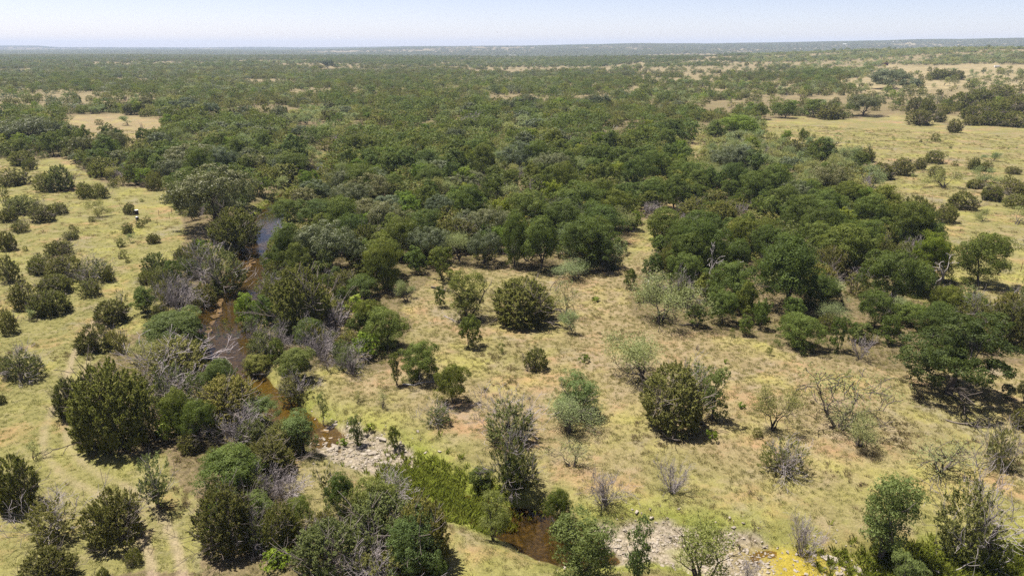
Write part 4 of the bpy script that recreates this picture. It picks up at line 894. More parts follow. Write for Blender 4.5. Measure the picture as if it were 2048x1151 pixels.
for i in order:
    i = int(i); c = CAT[NAME[k[i]]]
    if c not in used: used[c] = sum(1 for r in T if CAT[NAME[r[0]]] == c) + {'juniper': 138, 'bush': 60, 'elm': 24, 'mesquite': 84, 'oak': 16, 'hackberry': 30}.get(c, 0)
    if used[c] < 296 and wp[i] > 15:
        used[c] += 1; zn = zone(px[i], py[i])
        LOOSE.append((k[i], plant(k[i], float(x[i]), float(y[i]), float(z[i]) - .05, float(w[i]), float(h[i]), float(wp[i]), size_word(k[i], w[i]) + WORD[k[i]] + ' ' + zn, WORD[k[i]] + ' trees ' + zn)))
    else: rest.append(i)

# undergrowth on both creek banks, and lone shrubs dotted over the open fields
BANKS = [('on the thickly grown west bank of the creek', [(300, 560), (420, 480), (440, 640), (418, 700), (440, 760), (560, 830), (600, 900), (560, 960), (640, 1000), (800, 1040), (890, 1100), (890, 1180), (420, 1180), (425, 960), (370, 900), (335, 850), (320, 760), (275, 700)], 2.9, 1.0),
         ('on the thickly grown east bank of the creek', [(560, 520), (700, 560), (740, 740), (640, 760), (630, 830), (570, 800), (505, 755), (490, 665), (545, 560)], 2.9, 1.0),
         ('at the foot of the eastern wood', [(1290, 560), (1400, 560), (1540, 640), (1780, 650), (2048, 620), (2048, 700), (1800, 720), (1560, 690), (1400, 650), (1300, 600)], 3.2, .55),
         ('in the lower clearing', [(640, 760), (1000, 640), (1760, 740), (2048, 760), (2048, 1130), (1480, 1100), (900, 1000), (800, 900)], 6.0, .25),
         ('dotted over the left meadow', [(0, 330), (340, 390), (330, 560), (240, 720), (140, 760), (150, 920), (380, 1000), (380, 1151), (0, 1151)], 5.0, .14),
         ('dotted over the right-hand field', [(1540, 262), (1690, 245), (2048, 245), (2048, 560), (1960, 560), (1900, 460), (1760, 365)], 6.0, .17),
         ('dotted over the far tan field', [(min(max(a_, -60), 2110), b_) for a_, b_ in FIELDS['far_right']], 14.0, .5)]
OPENW = np.array([(531, 465), (533, 480), (528, 500), (515, 520), (508, 540), (495, 560), (480, 580), (468, 600), (455, 620), (448, 640), (440, 660), (450, 690), (455, 710), (455, 735), (508, 770), (530, 790), (548, 808), (655, 850), (665, 875), (700, 890), (730, 890), (760, 905), (700, 920), (1050, 1040), (1080, 1065), (1450, 1110), (1520, 1115), (1600, 1135)], float)
for bi, (zn, poly, step, prob) in enumerate(BANKS):
    rr0, rr1 = (36, 190) if bi < 6 else (380, 1000)
    if bi == 5: rr0, rr1 = 110, 330
    sx, sy, rng = sample(rr0, rr1, step, 40 + bi, 46); szz = height(sx, sy); spx, spy, sdp = project(sx, sy, szz); dd, vv, _s = creek(sx, sy)
    mk = in_poly(spx, spy, poly) & (dd > vv[..., 0] * .95 + .4) & (rng.random(len(sx)) < prob)
    for (gx, gy, gw) in PL:
        nr_ = mk & (np.abs(sx - gx) < 9) & (np.abs(sy - gy) < 9)
        if nr_.any(): mk[nr_] &= np.hypot(sx[nr_] - gx, sy[nr_] - gy) > (.22 if bi < 2 else .5) * gw + .3
    for j in np.nonzero(mk)[0]:
        hid = (np.abs(OPENW[:, 0] - spx[j]) < 2.3 * FPX / sdp[j]) & (OPENW[:, 1] < spy[j] + 4) & (OPENW[:, 1] > spy[j] - 3.0 * FPX / sdp[j])
        if bi < 4 and hid.any(): continue                             # the water and the gravel lie open there
        if bi < 2: kk = rng.choice(['JP', 'H', 'D', 'E', 'EP', 'J', 'M', 'B'], p=[.20, .20, .13, .12, .12, .10, .05, .08]); ww = rng.uniform(2.0, 4.2)
        elif bi == 2: kk = rng.choice(['E', 'J', 'EP', 'D', 'B'], p=[.5, .15, .1, .1, .15]); ww = rng.uniform(1.6, 3.4)
        elif bi == 3: kk = rng.choice(['B', 'D', 'M', 'EP'], p=[.45, .2, .2, .15]); ww = rng.uniform(.7, 1.7)
        elif bi == 6: kk = rng.choice(['M', 'J', 'O'], p=[.5, .35, .15]); ww = rng.uniform(3.5, 8)
        else: kk = rng.choice(['J', 'M', 'D', 'B'], p=[.5, .2, .15, .15]); ww = rng.uniform(.7, 1.9)
        hh = ww * {'E': 1.1, 'EP': 1.05, 'D': .8, 'B': .8, 'M': .8, 'O': .7}.get(kk, .85) * rng.uniform(.85, 1.2); wd = {'EP': 'fresh green young hackberry', 'B': 'low leafy green shrub'}.get(kk) or WORD[kk]
        LOOSE.append((kk, plant(kk, float(sx[j]), float(sy[j]), float(szz[j]) - .04, ww, hh, ww * FPX / float(sdp[j]), 'small ' + wd + ' ' + zn, wd + ' plants ' + zn)))

# a tree close to something easy to find is told by its rank from it
MARKS = [('silvery oak east of the blue pool', 667, 530), ('huge round live oak by the creek', 435, 445), ('game feeder', 276, 447), ('yellow-green tree at the field edge', 1859, 555), ('dark bunched elm at the field edge', 1958, 570),
         ('spreading open-crowned elm', 1870, 815), ('umbrella-shaped mesquite', 1297, 640), ('great round clearing juniper', 1048, 640), ('fan-branched dead tree', 1414, 578), ('mouth of the grassy lane', 1240, 535), ('small tan field in the left woods', 225, 272),
         ('dark domed oak in the tan field', 1772, 177), ('compact juniper of the far thicket', 1908, 262), ('tall trunked elm at the clearing corner', 768, 588), ('upper brown pool', 632, 350), ('big grey bare creek bush', 465, 905), ('largest dense meadow juniper', 235, 885),
         ('brown pool below the reeds', 1065, 1060), ('yellow algae pool', 1590, 1130), ('white dead snag in the central wood', 997, 368), ('lavender bare treetop', 935, 260), ('white branching dead treetop', 1217, 278), ('glossy tree over the brown water', 496, 645), ('tallest elm of the eastern wood', 1570, 625),
         ('sprawling live oak in the left woods', 58, 290), ('bright green tree by the field corner', 1480, 278), ('round blue-green oak on the field rim', 1725, 232), ('big tangled clearing juniper', 1335, 850), ('wide sprawling half-bare mesquite', 1660, 850), ('pale gravel bar below the slim trees', 720, 905),
         ('bare sapling in the right-hand field', 1671, 291), ('large juniper at the field corner', 1828, 450), ('big rounded elm by the lane', 1393, 495), ('biggest elm behind the clearing', 1172, 540), ('brown-olive juniper bank', 910, 505), ('pale brown bare treetop', 753, 400), ('lone compact meadow juniper', 293, 566), ('pale flat-topped meadow mesquite', 195, 430)]
ORD = ['nearest', 'second-nearest', 'third-nearest', 'fourth-nearest', 'fifth-nearest', 'sixth-nearest', 'seventh-nearest', 'eighth-nearest', 'ninth-nearest', 'tenth-nearest']
mx, my, mz_ = at(np.array([m[1] for m in MARKS]), np.array([m[2] for m in MARKS]))
def word_of(kk, o):
    return next((v for n_, v in (('low leafy', 'low leafy shrub'), ('fresh green young', 'young green hackberry')) if n_ in o['label']), None) or WORD.get({'EO': 'E', 'MB': 'M', 'EP': 'L', 'JS': 'JP'}.get(kk, kk), 'small leafy shrub')
ALL = {}
for kk, o in HAND + LOOSE: ALL.setdefault(word_of(kk, o), []).append((o.location.x, o.location.y))
ALL = {w_: np.array(v) for w_, v in ALL.items()}; new = []
for kk, o in LOOSE:
    w_ = word_of(kk, o); dd = np.hypot(mx - o.location.x, my - o.location.y); best = None
    for j in np.argsort(dd)[:3]:
        if dd[j] > 42: break
        rank = int((np.hypot(ALL[w_][:, 0] - mx[j], ALL[w_][:, 1] - my[j]) < dd[j] - 1e-4).sum())
        if rank < len(ORD) and (best is None or rank < best[0]): best = (rank, int(j))
    if best: new.append((o, '%s %s to the %s' % (ORD[best[0]], w_, MARKS[best[1]][0])))
for o, lab in new: o['label'] = lab

# instanced woodland
def scatter(name, meshes, P, rot, scl, idx, label, cat):
    coll = bpy.data.collections.new(name + '_kinds')
    for n_, me in enumerate(meshes): coll.objects.link(bpy.data.objects.new('%s_kind_%02d' % (name, n_), me))
    me = bpy.data.meshes.new(name); me.vertices.add(len(P)); me.vertices.foreach_set('co', np.asarray(P, np.float32).ravel())
    for n_, t, key, val in (('turn', 'FLOAT_VECTOR', 'vector', rot), ('size', 'FLOAT_VECTOR', 'vector', scl), ('sort', 'INT', 'value', idx)):
        a = me.attributes.new(n_, t, 'POINT'); a.data.foreach_set(key, np.asarray(val, np.int32 if t == 'INT' else np.float32).ravel())
    me.update(); o = link(name, me); g = bpy.data.node_groups.new(name, 'GeometryNodeTree')
    g.interface.new_socket('Geometry', in_out='INPUT', socket_type='NodeSocketGeometry'); g.interface.new_socket('Geometry', in_out='OUTPUT', socket_type='NodeSocketGeometry')
    gi = g.nodes.new('NodeGroupInput'); go = g.nodes.new('NodeGroupOutput'); ip = g.nodes.new('GeometryNodeInstanceOnPoints'); ci = g.nodes.new('GeometryNodeCollectionInfo')
    ci.inputs['Collection'].default_value = coll; ci.inputs['Separate Children'].default_value = True; ci.inputs['Reset Children'].default_value = True
    L = g.links; L.new(gi.outputs[0], ip.inputs['Points']); L.new(ci.outputs[0], ip.inputs['Instance']); ip.inputs['Pick Instance'].default_value = True
    for nm, t, sock in (('sort', 'INT', 'Instance Index'), ('turn', 'FLOAT_VECTOR', 'Rotation'), ('size', 'FLOAT_VECTOR', 'Scale')):
        na = g.nodes.new('GeometryNodeInputNamedAttribute'); na.data_type = t; na.inputs['Name'].default_value = nm
        src = na.outputs['Attribute']
        if nm == 'turn':
            er = g.nodes.new('FunctionNodeEulerToRotation'); L.new(src, er.inputs[0]); src = er.outputs[0]
        L.new(src, ip.inputs[sock])
    L.new(ip.outputs[0], go.inputs[0]); md = o.modifiers.new('scatter', 'NODES'); md.node_group = g
    tag(o, label, cat, kind='stuff'); return o

far_ = [wood_points(470, 1050, 6.8, 8), wood_points(1050, 2700, 9.0, 9)]
fx, fy, fz, fk, fw, fh = (np.concatenate([a[rest] if n_ == 0 else a for n_, a in enumerate([v0] + [p[j] for p in far_])]) for v0, j in ((x, 0), (y, 1), (z, 2), (k, 6), (w, 7), (h, 8)))
fw = fw * np.where(np.hypot(fx, fy) > 1050, 1.45, 1.25)
STUFF = [(('J', 'JP', 'H'), 'far_juniper_woodland', 'dark olive juniper woodland spreading back to the hills', 'woodland'), (('E', 'L', 'S'), 'far_elm_woodland', 'green broadleaf woodland filling the land beyond the near trees', 'woodland'),
         (('O',), 'far_oak_woodland', 'grey-green live oaks scattered through the far woodland', 'woodland'), (('M', 'D'), 'far_mesquite_scrub', 'pale mesquite scrub scattered through the far country', 'scrub')]
for ks, nm, lab, cat in STUFF:
    m = np.isin(fk, ks); rng = np.random.default_rng(len(nm)); meshes = []; dims = []; lut = {}
    for kk in ks:
        lut[kk] = []
        for v_ in range(NV[kk][2] + 1):
            me, pw, ph = joined(kk, v_, 2); lut[kk].append(len(meshes)); meshes.append(me); dims.append((pw, ph))
    n = int(m.sum()); idx = np.array([lut[a][rng.integers(len(lut[a]))] for a in fk[m]]) if n else np.zeros(0, int); D = np.array(dims)[idx]
    scl = np.column_stack([fw[m] / D[:, 0], fw[m] / D[:, 0], fh[m] / D[:, 1]]); rot = np.column_stack([np.zeros(n), np.zeros(n), rng.uniform(0, 6.283, n)])
    scatter(nm, meshes, np.column_stack([fx[m], fy[m], fz[m] - .05]), rot, scl, idx, lab, cat)
# the hills behind: woods that read as one mass
def hills():
    out = []
    for r0, r1, st in ((2700, 5200, 20), (5200, 9000, 34), (9000, 13000, 60)):
        x, y, rng = sample(r0, r1, st, int(r1), 42); f = fbm(x / 420, y / 900, 301) ; m = f < .60 + .3 * (rng.random(len(x)) - .5)
        x, y = x[m], y[m]; out.append((x, y, height(x, y, False), st * rng.uniform(.55, 1.1, len(x)), rng))
    x, y, z, w = (np.concatenate([o[i] for o in out]) for i in range(4)); rng = np.random.default_rng(3)
    meshes = []; D = []
    for kk, v_ in (('J', 0), ('J', 1), ('O', 0), ('E', 0)):
        me, pw, ph = joined(kk, v_, 2); meshes.append(me); D.append((pw, ph))
    idx = rng.choice(4, len(x), p=[.35, .3, .2, .15]); D = np.array(D)[idx]
    scl = np.column_stack([w / D[:, 0], w / D[:, 0], np.minimum(w * .5, 8) / D[:, 1]]); rot = np.column_stack([np.zeros(len(x)), np.zeros(len(x)), rng.uniform(0, 6.28, len(x))])
    scatter('hill_woodland', meshes, np.column_stack([x, y, z - .1]), rot, scl, idx, 'hazy woodland over the hills along the horizon', 'woodland')
hills()
# ------------------------------------------------------------------ rocks
def rock_mesh(seed, sx, sy, sz, m):
    rng = np.random.default_rng(seed); bm = bmesh.new()
    for p in rng.uniform(-1, 1, (18, 3)):
        p = p / max(np.abs(p).max(), .55); bm.verts.new((p[0] * sx, p[1] * sy, p[2] * sz))
    bmesh.ops.convex_hull(bm, input=bm.verts); bmesh.ops.delete(bm, geom=[v for v in bm.verts if not v.link_faces], context='VERTS')
    me = bpy.data.meshes.new('rock'); bm.to_mesh(me); bm.free(); me.materials.append(m); return me
ROCKS = [rock_mesh(s, .5, .36, .22, M['rock']) for s in range(5)]
LEDGE = [rock_mesh(20 + s, .55, .42, .34, M['ledge']) for s in range(6)]
rr_ = random.Random(4)
def rock(px, py, size, meshes, label, group, name='limestone_rock', sink=.12):
    gx, gy, gz = (float(v[0]) for v in at(px, py)); o = link(name, rr_.choice(meshes), None, (gx, gy, gz - .03 * size))
    o.rotation_euler = (rr_.gauss(0, .15), rr_.gauss(0, .15), rr_.uniform(0, 6.28)); s = size; o.scale = (s * rr_.uniform(.8, 1.25), s * rr_.uniform(.8, 1.25), s * rr_.uniform(.7, 1.2)); tag(o, label, 'rock', group)
for seg in ([(505, 508), (497, 525), (490, 542), (480, 556)], [(446, 585), (440, 600), (436, 615), (428, 632), (420, 650), (414, 664)]):
    P_ = np.array(seg, float)
    for t_ in np.linspace(0, len(P_) - 1.001, 22):
        i = int(t_); q_ = P_[i] + (P_[i + 1] - P_[i]) * (t_ - i)
        rock(q_[0] + rr_.gauss(-1, 2.2), q_[1] + rr_.gauss(0, 2.0), rr_.uniform(.6, 1.25), LEDGE, 'grey-pink limestone block of the ledge along the west creek bank', 'ledge blocks of the creek bank')
for (px_, py_, s_) in [(663, 846, 1.3), (670, 843, 1.1), (655, 845, 1.0), (648, 852, 1.2), (671, 884, 1.5), (660, 890, .9), (668, 898, .8), (722, 884, 1.6), (735, 893, 1.3), (728, 901, 1.0), (745, 899, 1.1), (752, 906, .9), (770, 922, 1.2), (766, 878, .9), (755, 874, 1.0), (775, 903, .9), (700, 915, .9), (712, 930, 1.0), (695, 905, .7), (780, 940, .8)]:
    rock(px_, py_, s_ * rr_.uniform(.5, .8), ROCKS, 'pale limestone slab on the dry creek gravel beside slim young trees', 'slabs on the dry creek gravel')
for (px_, py_, s_) in [(1668, 1126, .8), (1676, 1136, .7), (1682, 1137, .9), (1716, 1128, .9), (1726, 1136, .7), (1741, 1131, .6), (1752, 1132, .6), (1762, 1131, .6), (1716, 1149, .8), (1651, 1105, .9), (1666, 1109, 1.0)]:
    rock(px_, py_, s_ * .75, ROCKS, 'white stone lying in grass beside the yellow algae pool', 'stones beside the yellow algae pool')
rock(428, 741, 1.1, ROCKS, 'pinkish boulder at the water edge of the shaded pool', None)
rock(425, 705, .9, ROCKS, 'pale boulder on the west rim of the shaded pool', None)

# ------------------------------------------------------------------ fallen wood
def log(px, py, length, ang, r, label, m='snag'):
    gx, gy, gz = (float(v[0]) for v in at(px, py)); rng = np.random.default_rng(int(px)); tb = []; tips = []
    n = 7; pts = [np.array([(i / (n - 1) - .5) * length, .12 * rng.normal(), r + .05 * rng.normal()]) for i in range(n)]; tr = [(pts, np.linspace(r, r * .45, n))]
    for k_ in range(5):
        i = rng.integers(2, n); grow(rng, pts[i], (.7, rng.normal(), .5 + .3 * rng.random()), length * .28, r * .35, 1, dict(kids=(2, 4), wig=.2, spread=(.3, .8), short=(.5, .8), rmin=.015), tb, tips)
    o = link('fallen_log', None, None, (gx, gy, gz)); o.rotation_euler = (0, 0, ang)
    V, F = tubes_mesh(tr); link('trunk', mesh_np('trunk', V, [F], [M[m]]), o); V, F = tubes_mesh(tb, 5, 3); link('branches', mesh_np('branches', V, [F], [M[m]]), o); tag(o, label, 'log')
log(1932, 1132, 5.0, .05, .12, 'silver fallen log under the half-dead tree by lush grass')
log(882, 580, 4.0, -.6, .14, 'dark fallen limb in grass beside the slim young elm', 'bark')
log(906, 640, 3.6, -.7, .10, 'grey fallen branch left of the dark young elm', 'twig')
log(838, 768, 3.5, .2, .10, 'pile of grey sticks at the foot of the ragged elm')
log(1934, 850, 3.6, -.4, .10, 'brown brush log in the shade of the spreading elm', 'twig_brown')
log(1300, 562, 5.0, 1.2, .14, 'silver fallen trunk at the mouth of the grassy lane')
log(1385, 650, 3.5, .1, .10, 'brown fallen limb right of the umbrella-shaped mesquite', 'twig_brown')
log(534, 745, 3.2, .3, .1, 'pale driftwood caught on the bank by the fresh green tree')
gx, gy, gz = (float(v[0]) for v in at(1977, 1098)); st = link('broken_stump', None, None, (gx, gy, gz)); V, F = tubes_mesh([([(0, 0, -.2), (.05, 0, .7), (.22, .05, 1.5), (.34, .02, 2.1)], [.26, .22, .19, .13])], 9)
link('trunk', mesh_np('trunk', V, [F], [M['bark']]), st); V, F = tubes_mesh([([(.34, .02, 2.05), (.40, .05, 2.45)], [.12, .015]), ([(.28, .1, 2.0), (.26, .14, 2.3)], [.07, .01])], 5); link('splinters', mesh_np('splinters', V, [F], [M['snag']]), st); tag(st, 'broken dark stump beside the half-dead tree with hanging twigs', 'stump')

# ------------------------------------------------------------------ game feeder, box, posts, far sheds
def bx(bm, x0, x1, y0, y1, z0, z1, bev=.0):
    r_ = bmesh.ops.create_cube(bm, size=1); v = r_['verts']
    for q_ in v: q_.co = Vector(((x0 + x1) / 2 + q_.co.x * (x1 - x0), (y0 + y1) / 2 + q_.co.y * (y1 - y0), (z0 + z1) / 2 + q_.co.z * (z1 - z0)))
    if bev: bmesh.ops.bevel(bm, geom=list({e for q_ in v for e in q_.link_edges}), offset=bev, segments=1, affect='EDGES')
def part(name, m, parent, *boxes, bev=.02):
    bm = bmesh.new()
    for b in boxes: bx(bm, *b, bev=bev)
    me = bpy.data.meshes.new(name); bm.to_mesh(me); bm.free(); me.materials.append(M[m]); return link(name, me, parent)
def tube_part(name, m, parent, pts, rad, sides=10):
    V, F = tubes_mesh([(pts, rad)], sides, sides); me = mesh_np(name, V, [F], [M[m]])
    return link(name, me, parent)
gx, gy, gz = (float(v[0]) for v in at(276, 447)); fd = link('game_feeder', None, None, (gx, gy, gz))
brl = tube_part('barrel', 'dark', fd, [(0, 0, .80), (0, 0, .92), (0, 0, 1.30), (0, 0, 1.62)], [.10, .34, .36, .36], 16)
tube_part('lid', 'galv', brl, [(0, 0, 1.60), (0, 0, 1.68), (0, 0, 1.76), (0, 0, 1.80)], [.40, .40, .22, .02], 16)
tube_part('spinner', 'dark', brl, [(0, 0, .62), (0, 0, .64), (0, 0, .79), (0, 0, .81)], [.02, .15, .15, .02], 12)
for a_ in (.4, 2.5, 4.6): tube_part('leg', 'galv', fd, [(.36 * math.cos(a_), .36 * math.sin(a_), 1.45), (.66 * math.cos(a_), .66 * math.sin(a_), -.08)], [.035, .035], 6)
fd.scale = (.85,) * 3; tag(fd, 'dark barrel game feeder with pale lid on three legs in the meadow', 'feeder')
gx, gy, gz = (float(v[0]) for v in at(274, 429)); bb = link('hunting_box', None, None, (gx, gy, gz)); bb.rotation_euler = (0, 0, -.5)
bbx = part('box', 'dark', bb, (-.36, .36, -.36, .36, .06, 1.22)); part('roof', 'white', bb, (-.44, .44, -.44, .44, 1.223, 1.33)); part('door', 'white', bbx, (-.385, -.363, -.28, .28, .10, .72), bev=.004)
for sx_ in (-.3, .3):
    for sy_ in (-.3, .3): part('foot', 'dark', bb, (sx_ - .05, sx_ + .05, sy_ - .05, sy_ + .05, -.08, .057), bev=.006)
bb.scale = (.8,) * 3; tag(bb, 'small dark box with white roof and white door beside the feeder', 'box')
def post(px, py, h_, label, group=None, m='rust'):
    gx, gy, gz = (float(v[0]) for v in at(px, py)); o = link('fence_post', None, None, (gx, gy, gz)); tube_part('shaft', m, o, [(0, 0, -.25), (.01, 0, h_ * .5), (.03, .01, h_)], [.05, .045, .04], 6); part('cap', m, o, (-.045, .09, -.05, .07, h_ - .002, h_ + .04), bev=.006); tag(o, label, 'post', group)
for px_, py_ in ((318, 431), (315, 450), (339, 437), (344, 428)): post(px_, py_, 1.15, 'thin dark post in the grass between feeder and live oak', 'posts round the feeder plot')
post(2041, 543, 1.5, 'lone leaning post in the right-hand field near the dark bunched elm')
gx, gy, gz = (float(v[0]) for v in at(1772, 131)); sh = link('stock_shed', None, None, (gx, gy, gz)); sh.rotation_euler = (0, 0, .2)
shw = part('wall', 'rust', sh, (-2.2, 2.2, -1.6, 1.6, -.2, 3.2)); part('roof', 'rust', sh, (-2.5, 2.5, -1.9, 1.9, 3.205, 3.45)); part('door', 'dark', shw, (-.8, .8, -1.66, -1.603, 0, 2.3), bev=.004)
for j_ in range(4):
    pn = part('rail', 'rust', sh, (-9.0, -2.21, -1.4, -1.3, .5 + .55 * j_, .62 + .55 * j_), bev=.01)
for xx in (-9.05, -6.8, -4.5): part('rail_post', 'dark', sh, (xx - .08, xx + .08, -1.28, -1.12, -.3, 2.7), bev=.01)
tag(sh, 'small rust-red shed with pen rails in the far tan field', 'shed')
gx, gy, gz = (float(v[0]) for v in at(1993, 136)); tr = link('stock_trailer', None, None, (gx, gy, gz)); tr.rotation_euler = (0, 0, -.3)
part('box', 'white', tr, (-2.6, 2.6, -1.1, 1.1, .75, 2.9), bev=.12); part('drawbar', 'galv', tr, (2.62, 4.0, -.1, .1, .6, .75))
for wx in (-.9, .5):
    for wy in (-1.02, .78):
        bm = bmesh.new(); bmesh.ops.create_cone(bm, cap_ends=True, segments=16, radius1=.42, radius2=.42, depth=.24, matrix=Matrix.Translation((wx, wy + .12, .40)) @ Matrix.Rotation(math.pi / 2, 4, 'X')); me = bpy.data.meshes.new('wheel'); bm.to_mesh(me); bm.free(); me.materials.append(M['dark']); link('wheel', me, tr)
tag(tr, 'small white stock trailer parked in the far tan field', 'trailer')
def house(px, py, dist, wid, label):
    u, dy, dz = ray(px, py); s_ = dist / float(dy); hx, hy = float(u) * s_, dist; hz = float(height(hx, hy, False)[0])
    o = link('farmhouse', None, None, (hx, hy, hz)); wl_ = part('wall', 'white', o, (-wid, wid, -5, 5, -1, 4.0)); bm = bmesh.new()
    v_ = [bm.verts.new(c_) for c_ in ((-wid - .5, -5.6, 4.01), (wid + .5, -5.6, 4.01), (wid + .5, 5.6, 4.01), (-wid - .5, 5.6, 4.01), (-wid - .5, 0, 6.6), (wid + .5, 0, 6.6))]
    for f_ in ((0, 1, 5, 4), (2, 3, 4, 5), (0, 4, 3), (1, 2, 5), (3, 2, 1, 0)): bm.faces.new([v_[i_] for i_ in f_])
    me = bpy.data.meshes.new('roof'); bm.to_mesh(me); bm.free(); me.materials.append(M['white']); link('roof', me, o)
    for wx in (-wid * .5, wid * .5): part('window', 'dark', wl_, (wx - .8, wx + .8, -5.06, -5.003, 1.2, 2.6), bev=.004)
    part('door', 'dark', wl_, (-.6, .6, -5.06, -5.003, -.1, 2.2), bev=.004); tag(o, label, 'house')
house(335, 104, 3700, 13, 'white farm building in the pale valley before blue hills')
house(1025, 100, 4300, 16, 'long white building on the far slope beneath the ridge')
house(1690, 92, 5000, 18, 'white building far up the hazy right-hand slope')
house(1790, 90, 5200, 18, 'pale building on the hazy ridge beyond the red shed')

# two birds soaring
def bird(px, py, dist, label):
    u, dy, dz = (float(v) for v in ray(px, py)); s_ = dist / dy; o = link('soaring_bird', None, None, (u * s_, dist, CAM_H + dz * s_))
    V, F = tubes_mesh([([(0, -.42, 0), (0, -.2, .02), (0, .1, 0), (0, .36, .02), (0, .52, 0)], [.02, .09, .10, .05, .03])], 8, 8); link('body', mesh_np('body', V, [F], [M['dark']]), o)
    for s_ in (-1, 1):
        Vw = np.array([(0, -.18, .04), (0, .12, .04), (s_ * .45, -.24, .14), (s_ * .45, .12, .14), (s_ * .95, -.12, .22), (s_ * .95, .06, .22)]); Vw = np.concatenate([Vw, Vw + [0, 0, .03]])
        link('wing', mesh_np('wing', Vw, [np.array([(0, 1, 3, 2), (2, 3, 5, 4), (6, 8, 9, 7), (8, 10, 11, 9), (0, 2, 8, 6), (2, 4, 10, 8), (1, 7, 9, 3), (3, 9, 11, 5), (4, 5, 11, 10)])], [M['dark']]), o)
    o.rotation_euler = (0, .15, .8); tag(o, label, 'bird')
bird(995, 65, 620, 'tiny dark bird soaring over the middle of the horizon')
bird(1487, 45, 900, 'tiny dark bird soaring higher over the right-hand hills')

# ------------------------------------------------------------------ grass, reeds, weeds, pebbles
def tuft(seed, n, hgt, spread, wid, m, lean=.5):
    rng = np.random.default_rng(seed); a = rng.uniform(0, 6.283, n); r = spread * rng.random(n) ** .6; hh = hgt * rng.uniform(.55, 1.2, n); ln = lean * rng.uniform(.2, 1.2, n) * hh; b = rng.uniform(0, 6.283, n)
    P0 = np.column_stack([r * np.cos(a), r * np.sin(a), np.full(n, -.03)]); sd_ = np.column_stack([-np.sin(b), np.cos(b), np.zeros(n)]) * wid * .5; dr = np.column_stack([np.cos(b), np.sin(b), np.zeros(n)])
    mid = P0 + dr * ln[:, None] * .35 + UP * hh[:, None] * .6; tip = P0 + dr * ln[:, None] + UP * hh[:, None]
    V = np.stack([P0 - sd_, P0 + sd_, mid + sd_ * .8, tip, mid - sd_ * .8], 1).reshape(-1, 3); F = np.arange(5 * n).reshape(n, 5)
    return mesh_np('tuft', V, [F], [M[m]], np.repeat(rng.uniform(.1, .9, n), 5))
def ground_points(n, r0, r1, seed, half=46):
    rng = np.random.default_rng(seed); r = np.sqrt(rng.uniform(r0 * r0, r1 * r1, n)); a = np.radians(rng.uniform(-half, half, n)); return r * np.sin(a), r * np.cos(a), rng
x, y, rng = ground_points(330000, 34, 185, 1); _r = np.hypot(x, y); keep = rng.random(len(x)) < .85 * np.clip(90 / _r, 0, 1) ** 1.2 * ss(190, 120, _r); x, y = x[keep], y[keep]
z = height(x, y); px, py, dep = project(x, y, z); fld = field_of(px, py); d, v, s = creek(x, y); u = rng.random(len(x))
nzg = fbm(x / 3.1, y / 3.1, 71)
grav = v[..., 2] * (1 - ss(v[..., 0] * .8, v[..., 0] + 2.4, d)) * (.30 + 1.25 * nzg) > .48
dry = (px > -420) & (px < 2470) & (z > WATER_Z + .12) & (~grav | (u < .30)) & ~((v[..., 4] > .3) & (d < v[..., 0]))
g1 = fbm(x / 6, y / 6, 401); g2 = fbm(x / 2.5, y / 2.5, 411); g3 = fbm(x / 11, y / 11, 421)
lush = (v[..., 3] * (1 - ss(v[..., 0] * .9, v[..., 0] + 3.0, d)) * (.4 + nzg) > .42)
meadow = np.where(fld == 1, .22, np.where(fld == 2, .70, .5)) - .28 * ss(830, 1000, py)
sort = np.where(lush, 2, np.where(g2 * .5 + g1 * .5 > .63, 3, np.where(g3 + rng.normal(0, .12, len(x)) < .12 + .76 * meadow, 0, 1)))
patch = fbm(x / 1.6, y / 1.6, 431)
_td = np.full(x.shape, 99.); _nt = np.hypot(x + 35, y - 55) < 70; _td[_nt] = poly_dist(x[_nt], y[_nt], TRACK)[0]; dry &= ~((np.abs(_td - .92) < .36) & (u < .55))
dry &= (u < .36) & ~lush | lush & (patch > .40)
x, y, z, sort, px, py = (a[dry] for a in (x, y, z, sort, px, py)); n = len(x)
TU = [[tuft(10 + i, 22, .20, .34, .030, 'straw', 1.1) for i in range(3)], [tuft(20 + i, 22, .18, .34, .030, 'green_grass', 1.1) for i in range(3)], [tuft(30 + i, 18, .5, .3, .055, 'lush', .9) for i in range(3)], [tuft(40 + i, 18, .34, .28, .03, 'weed', 1.0) for i in range(3)]]
lean_az = 3.0
for kk, (nm, lab, cat) in enumerate([('dry_grass', 'straw-coloured dry grass over clearing and fields', 'grass'), ('olive_grass', 'short yellow-green grass over the meadows', 'grass'), ('lush_grass', 'bright green rushes and grass along the creek bed', 'grass'), ('dead_weeds', 'brown dead weeds scattered among the grass', 'weeds')]):
    m = sort == kk; c = int(m.sum()); sz = rng.uniform(.5, 1.1, c) * (1.0 if kk == 2 else 1.0) * (.8 if kk == 1 else 1)
    scatter(nm, TU[kk], np.column_stack([x[m], y[m], z[m]]), np.column_stack([rng.normal(0, .12, c), rng.normal(0, .12, c), rng.uniform(0, 6.283, c)]), np.column_stack([sz, sz, sz * rng.uniform(.7, 1.2, c)]), rng.integers(0, 3, c), lab, cat)
x, y, rng = ground_points(90000, 130, 360, 2); z = height(x, y); px, py, dep = project(x, y, z); fld = field_of(px, py); d, v, s = creek(x, y); pt = fbm(x / 4, y / 4, 451); u = rng.random(len(x))
m = np.isin(fld, [1, 2, 3, 5]) & (d > v[..., 0] + 1) & (px > -60) & (px < 2110) & (u < np.clip(2.6 * (pt - .36), .04, .8) * ss(120, 190, np.hypot(x, y)))
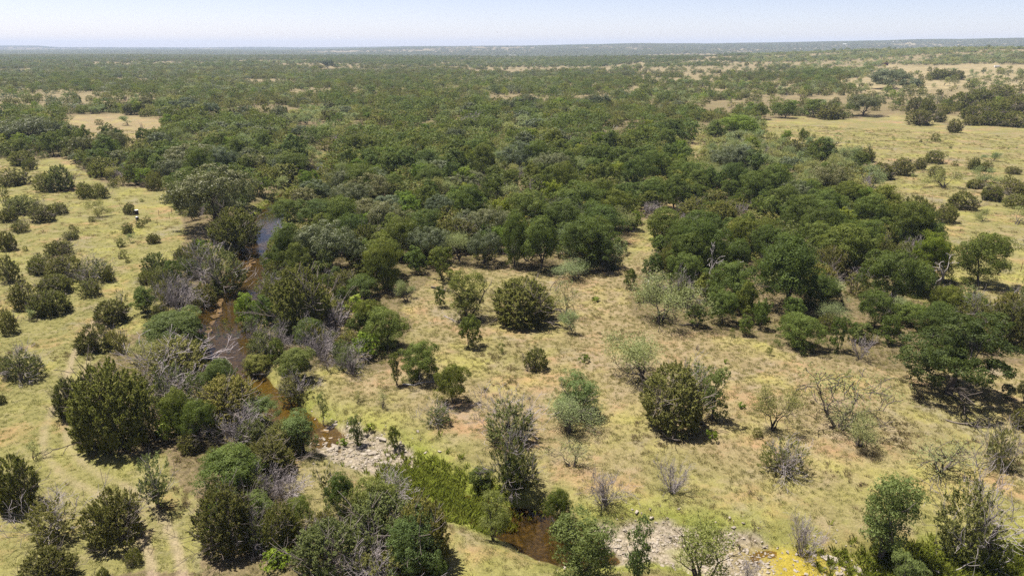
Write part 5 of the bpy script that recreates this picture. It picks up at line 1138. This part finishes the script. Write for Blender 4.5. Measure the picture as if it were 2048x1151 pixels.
x, y, z, pt = x[m], y[m], z[m], pt[m]; n = len(x); sz = rng.uniform(.9, 2.0, n); sel = rng.choice(9, n, p=[.12, .12, .12, .14, .14, .12, .08, .08, .08])
scatter('field_grass', TU[0] + TU[1] + TU[3], np.column_stack([x, y, z]), np.column_stack([rng.normal(0, .12, n), rng.normal(0, .12, n), rng.uniform(0, 6.283, n)]), np.column_stack([sz, sz, sz * .7]), sel, 'coarse dry grass and weeds over the farther fields', 'grass')
# reeds standing in the creek, and low green shoots in the shallow pools
i_ = rng.integers(0, len(CREEK_XY), 22000); o_ = rng.normal(0, 1.0, (len(i_), 2)) * (CREEK_V[i_, 0][:, None] * .85); x = CREEK_XY[i_, 0] + o_[:, 0]; y = CREEK_XY[i_, 1] + o_[:, 1]; z = height(x, y); pr = CREEK_V[i_, 3]
m = (pr > .45) & (rng.random(len(i_)) < pr ** 2.2) & (fbm(x / 1.3, y / 1.3, 441) > .36); c = int(m.sum())
scatter('reeds', [tuft(50 + i, 14, .60, .22, .05, 'lush', .6) for i in range(3)], np.column_stack([x[m], y[m], z[m]]), np.column_stack([rng.normal(0, .08, c), rng.normal(0, .08, c), rng.uniform(0, 6.283, c)]), np.repeat(rng.uniform(.5, 1.1, (c, 1)), 3, 1), rng.integers(0, 3, c), 'bright green reeds choking the creek between gravel and pool', 'reeds')
i_ = rng.integers(0, len(CREEK_XY), 20000); o_ = rng.normal(0, .85, (len(i_), 2)) * CREEK_V[i_, 0][:, None]; x = CREEK_XY[i_, 0] + o_[:, 0]; y = CREEK_XY[i_, 1] + o_[:, 1]; z = height(x, y)
m = (CREEK_V[i_, 2] > .25) & (rng.random(len(i_)) < CREEK_V[i_, 2] * .7) & (fbm(x / 3.1, y / 3.1, 71) > .36) & (z > WATER_Z - .15); c = int(m.sum())
scatter('creek_pebbles', [rock_mesh(70 + s_, .08, .065, .04, M['rock']) for s_ in range(5)], np.column_stack([x[m], y[m], z[m] + .02]), rng.uniform(-.3, 6.0, (c, 3)) * [.05, .05, 1], np.repeat(.4 + 1.9 * rng.random((c, 1)) ** 3.2, 3, 1), rng.integers(0, 5, c), 'pale limestone pebbles covering the dry creek bed', 'pebbles')

# ------------------------------------------------------------------ haze
bm = bmesh.new(); bx(bm, -13500, 13500, -400, 14600, HAZE_Z0, HAZE_Z1); me = bpy.data.meshes.new('haze'); bm.to_mesh(me); bm.free()
hm, hnt = mat('summer_haze'); pv = N(hnt, 'ShaderNodeVolumePrincipled'); pv.inputs['Color'].default_value = (.64, .77, 1.0, 1); pv.inputs['Density'].default_value = HAZE_D; pv.inputs['Anisotropy'].default_value = 0.0
ho = N(hnt, 'ShaderNodeOutputMaterial'); hnt.links.new(pv.outputs[0], ho.inputs['Volume']); me.materials.append(hm); tag(link('haze', me), kind='stuff')
